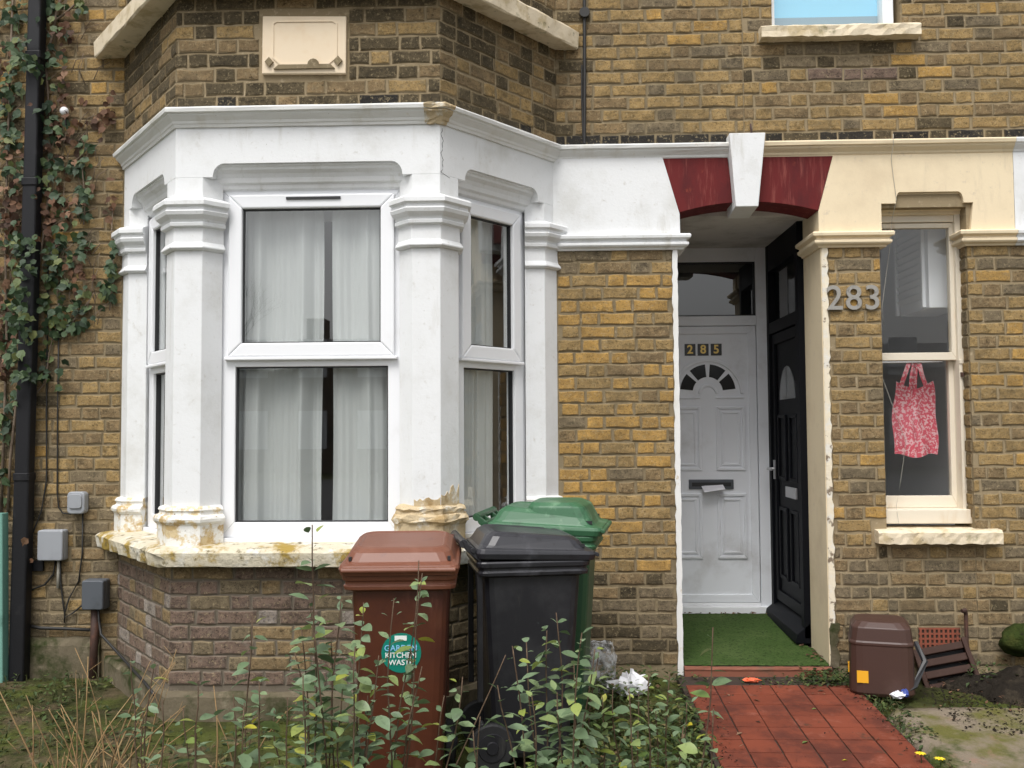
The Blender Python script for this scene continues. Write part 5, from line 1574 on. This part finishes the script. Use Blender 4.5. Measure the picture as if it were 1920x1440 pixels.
# ------------------------------------------------------------------ ivy over the left wall
def ivy_mesh(seed, m):
    r = random.Random(seed)
    out = [(0, 0), (.28, .42), (.52, .30), (.60, .12), (1.0, 0), (.60, -.12), (.52, -.30), (.28, -.42), (-.12, -.22), (-.12, .22)]
    P = [(x * r.uniform(.92, 1.08), y * r.uniform(.92, 1.1), .10 * abs(y) - .14 * x * x + r.uniform(-.03, .03)) for x, y in out]
    c = (.28, 0, -.03)
    V = [c] + P[1:]
    k = len(V) - 1
    F = [(0, 1 + i, 1 + (i + 1) % k) for i in range(k)]
    F.pop(k - 1 - 0) if False else None
    return V, F
IV = [ivy_mesh(i, None) for i in range(6)]
iv = empty("ivy", "ivy with dark green and dead reddish leaves climbing the wall beside the black downpipe", "ivy", (-3.0, -.02, 0))
def ux(u, v): return -3.28 + u * .0032 + v * .00006, 4.02 - v * .00321
green = [(30, 50, 45, 80, 70), (15, 170, 40, 70, 45), (100, 30, 30, 40, 26), (95, 130, 32, 60, 45), (100, 220, 26, 60, 45), (25, 260, 30, 60, 45), (95, 345, 32, 50, 45), (40, 335, 28, 40, 24), (85, 520, 62, 75, 150), (55, 600, 50, 45, 70),
         (150, 590, 45, 40, 55), (120, 470, 40, 40, 30), (164, 380, 12, 52, 32), (140, 318, 42, 14, 26), (170, 285, 14, 22, 12), (75, 705, 42, 45, 60), (12, 780, 22, 50, 26), (10, 905, 16, 45, 20), (110, 625, 45, 22, 30), (217, 520, 11, 50, 40), (205, 560, 14, 20, 12),
         (150, 20, 30, 18, 16), (40, 440, 40, 30, 30), (65, 128, 14, 12, 14), (60, 470, 22, 14, 20), (30, 660, 25, 40, 22), (158, 440, 10, 40, 16), (0, 860, 20, 40, 16)]
dead = [(20, 400, 26, 80, 60), (70, 330, 20, 100, 36), (128, 270, 36, 50, 30), (205, 225, 26, 32, 22), (100, 440, 42, 60, 40), (12, 640, 22, 70, 30), (130, 70, 14, 30, 14), (130, 180, 20, 60, 18), (80, 260, 16, 60, 20), (20, 120, 24, 60, 14), (125, 380, 40, 40, 22),
        (155, 520, 30, 50, 14), (215, 400, 12, 30, 8), (60, 1010, 18, 30, 8), (10, 560, 20, 60, 16)]
items = []
r = random.Random(61)
for lst, kind in ((green, 0), (dead, 1)):
    for (u, v, ru, rv, n) in lst:
        for _ in range(int(n * (.80 if kind == 0 else 1.1))):
            x, z = ux(r.gauss(u, ru * .55), r.gauss(v, rv * .55))
            if x > -2.53: continue
            if abs(x + 3.03) < .055 and not (kind == 0 and (abs(z - 3.60) < .10 or 1.62 < z < 2.55)): continue
            thick = .105 if abs(x + 3.03) < .07 else .05
            s = r.uniform(.034, .068) * (1 if kind == 0 else .85)
            items.append((s, kind, x, -.02 - r.random() ** 1.4 * thick - (.09 if abs(x + 3.03) < .06 else 0), z, r.uniform(-.75, .55), r.uniform(-.7, 1.0), r.gauss(-1.57, .9)))
items.sort(key=lambda t: -t[0])
IMESH = {}
for kd, mm in ((0, 'leaf_ivy'), (1, 'leaf_dead')):
    for i, (V, F) in enumerate(IV):
        me = bpy.data.meshes.new("leaf" if kd == 0 else "dead_leaf")
        me.from_pydata(V, [], F)
        me.materials.append(M[mm])
        IMESH[(kd, i)] = me
def ivy_matrix(t):
    s, kd, x, y, z, tx, ty, roll = t
    return Matrix.Translation(Vector((x, y, z)) - iv.location) @ Matrix.Rotation(rad(90) + tx, 4, 'X') @ Matrix.Rotation(roll, 4, 'Z') @ Matrix.Rotation(ty * .6, 4, 'Y') @ Matrix.Scale(s, 4)
for t in items[:295]:
    o = bpy.data.objects.new("leaf" if t[1] == 0 else "dead_leaf", IMESH[(t[1], rnd.randrange(6))])
    COL.objects.link(o)
    o.parent = iv
    o.matrix_local = ivy_matrix(t)
ms = MB()
for t in items[295:]:
    V, F = IV[rnd.randrange(6)]
    mt = ivy_matrix(t)
    ms.add([mt @ Vector(p) for p in V], F, t[1])
o = ms.build("foliage", [M['leaf_ivy'], M['leaf_dead']], iv, local=True)
o["kind"] = "stuff"
def ivy_stem(uv, rr, m='ivy_stem'):
    pts = []
    for u, v in uv:
        x, z = ux(u, v)
        pts.append(Vector((x + r.uniform(-.006, .006), -.022 - r.uniform(0, .01), z)) - iv.location)
    MB().tube(pts, [rr * (1 - .5 * i / len(pts)) for i in range(len(pts))], 6).build("stem", M[m], iv, local=True, smooth=True)
ivy_stem([(122, -20), (118, 15), (108, 45), (104, 75), (96, 100), (92, 120), (96, 180), (100, 260)], .011)
ivy_stem([(108, 45), (130, 30), (150, 12), (170, -5)], .007)
ivy_stem([(104, 75), (90, 60), (80, 30)], .006)
ivy_stem([(90, 330), (110, 335), (135, 318), (160, 300), (176, 280)], .005)
ivy_stem([(164, 430), (165, 380), (163, 330), (170, 290)], .005)
ivy_stem([(20, 960), (25, 860), (40, 720), (60, 600), (80, 500), (95, 380), (100, 260)], .010)
ivy_stem([(120, 640), (150, 600), (175, 570)], .005)
ivy_stem([(212, 590), (218, 520), (214, 450), (216, 400)], .005)
ivy_stem([(60, 760), (90, 720), (100, 660), (110, 620)], .006)
ivy_stem([(8, 960), (14, 800), (18, 640), (14, 480), (20, 320), (24, 160), (30, 0)], .010)
r2 = random.Random(5)
for i in range(110):
    u, v = r2.uniform(5, 190), r2.uniform(40, 640)
    a = r2.uniform(-.9, .9)
    ivy_stem([(u, v), (u + 22 * math.sin(a), v - 26 * math.cos(a)), (u + 40 * math.sin(a + .4), v - 50 * math.cos(a + .4))], .0028)

# ------------------------------------------------------------------ the street behind the camera: what the panes reflect
def far_house(x0, x1, y, h, seed):
    r = random.Random(seed)
    e = empty("terraced_house", "dark brick house across the street, seen only mirrored in the window panes", "house", ((x0 + x1) / 2, y, -.3), math.pi, "houses across the street")
    w = (x1 - x0) / 2
    MB().box(-w, -.3, 0, w, 8, h).build("wall", M['far_brick'], e, local=True)
    rf = MB().add([(-w, -.5, h), (w, -.5, h), (w, 8.2, h), (-w, 8.2, h), (-w, 3.8, h + 1.4), (w, 3.8, h + 1.4)], [(0, 1, 5, 4), (2, 3, 4, 5), (0, 4, 3), (1, 2, 5), (0, 3, 2, 1)]).build("roof", M['far_slate'], e, local=True)
    MB().box(w - .9, 3.2, h + .8, w - .1, 4.4, h + 2.3).build("chimney", M['far_brick'], e, local=True)
    for wx in (-w * .5, w * .5):
        for z in (1.0, 4.0):
            MB().box(wx - .6, -.36, z, wx + .6, -.29, z + 1.6).build("window", M['upvc'], e, local=True)
for i in range(14):
    far_house(-36 + i * 5.0, -31.02 + i * 5.0, -36, (4.3, 4.6, 4.3, 4.5)[i % 4], 40 + i)
tr = empty("bare_tree", "bare winter tree across the street, seen only mirrored in the window panes", "tree", (-8.5, -21, -.3))
tk = MB()
def branch(mb, p, d, L, rr, depth, r):
    q = p + d * L
    mid = p + d * L * .5 + Vector((r.uniform(-.06, .06), r.uniform(-.06, .06), 0)) * L
    mb.tube([p, mid, q], [rr, rr * .85, rr * .7], 5 if depth > 2 else 3, caps=False)
    if depth == 0: return
    for _ in range(3):
        a = Vector((r.uniform(-1, 1), r.uniform(-1, 1), r.uniform(-.1, .9))).normalized()
        branch(mb, q, (d * .9 + a * .75).normalized(), L * r.uniform(.62, .82), rr * .6, depth - 1, r)
branch(tk, Vector((0, 0, 0)), Vector((0, 0, 1)), 2.2, .09, 0, random.Random(3))
tk.build("trunk", M['bark'], tr, local=True)
cr_ = MB()
rr_ = random.Random(8)
for _ in range(4):
    branch(cr_, Vector((0, 0, 2.2)), Vector((rr_.uniform(-.6, .6), rr_.uniform(-.6, .6), 1)).normalized(), 1.15, .05, 5, rr_)
cr_.build("crown", M['bark'], tr, local=True)
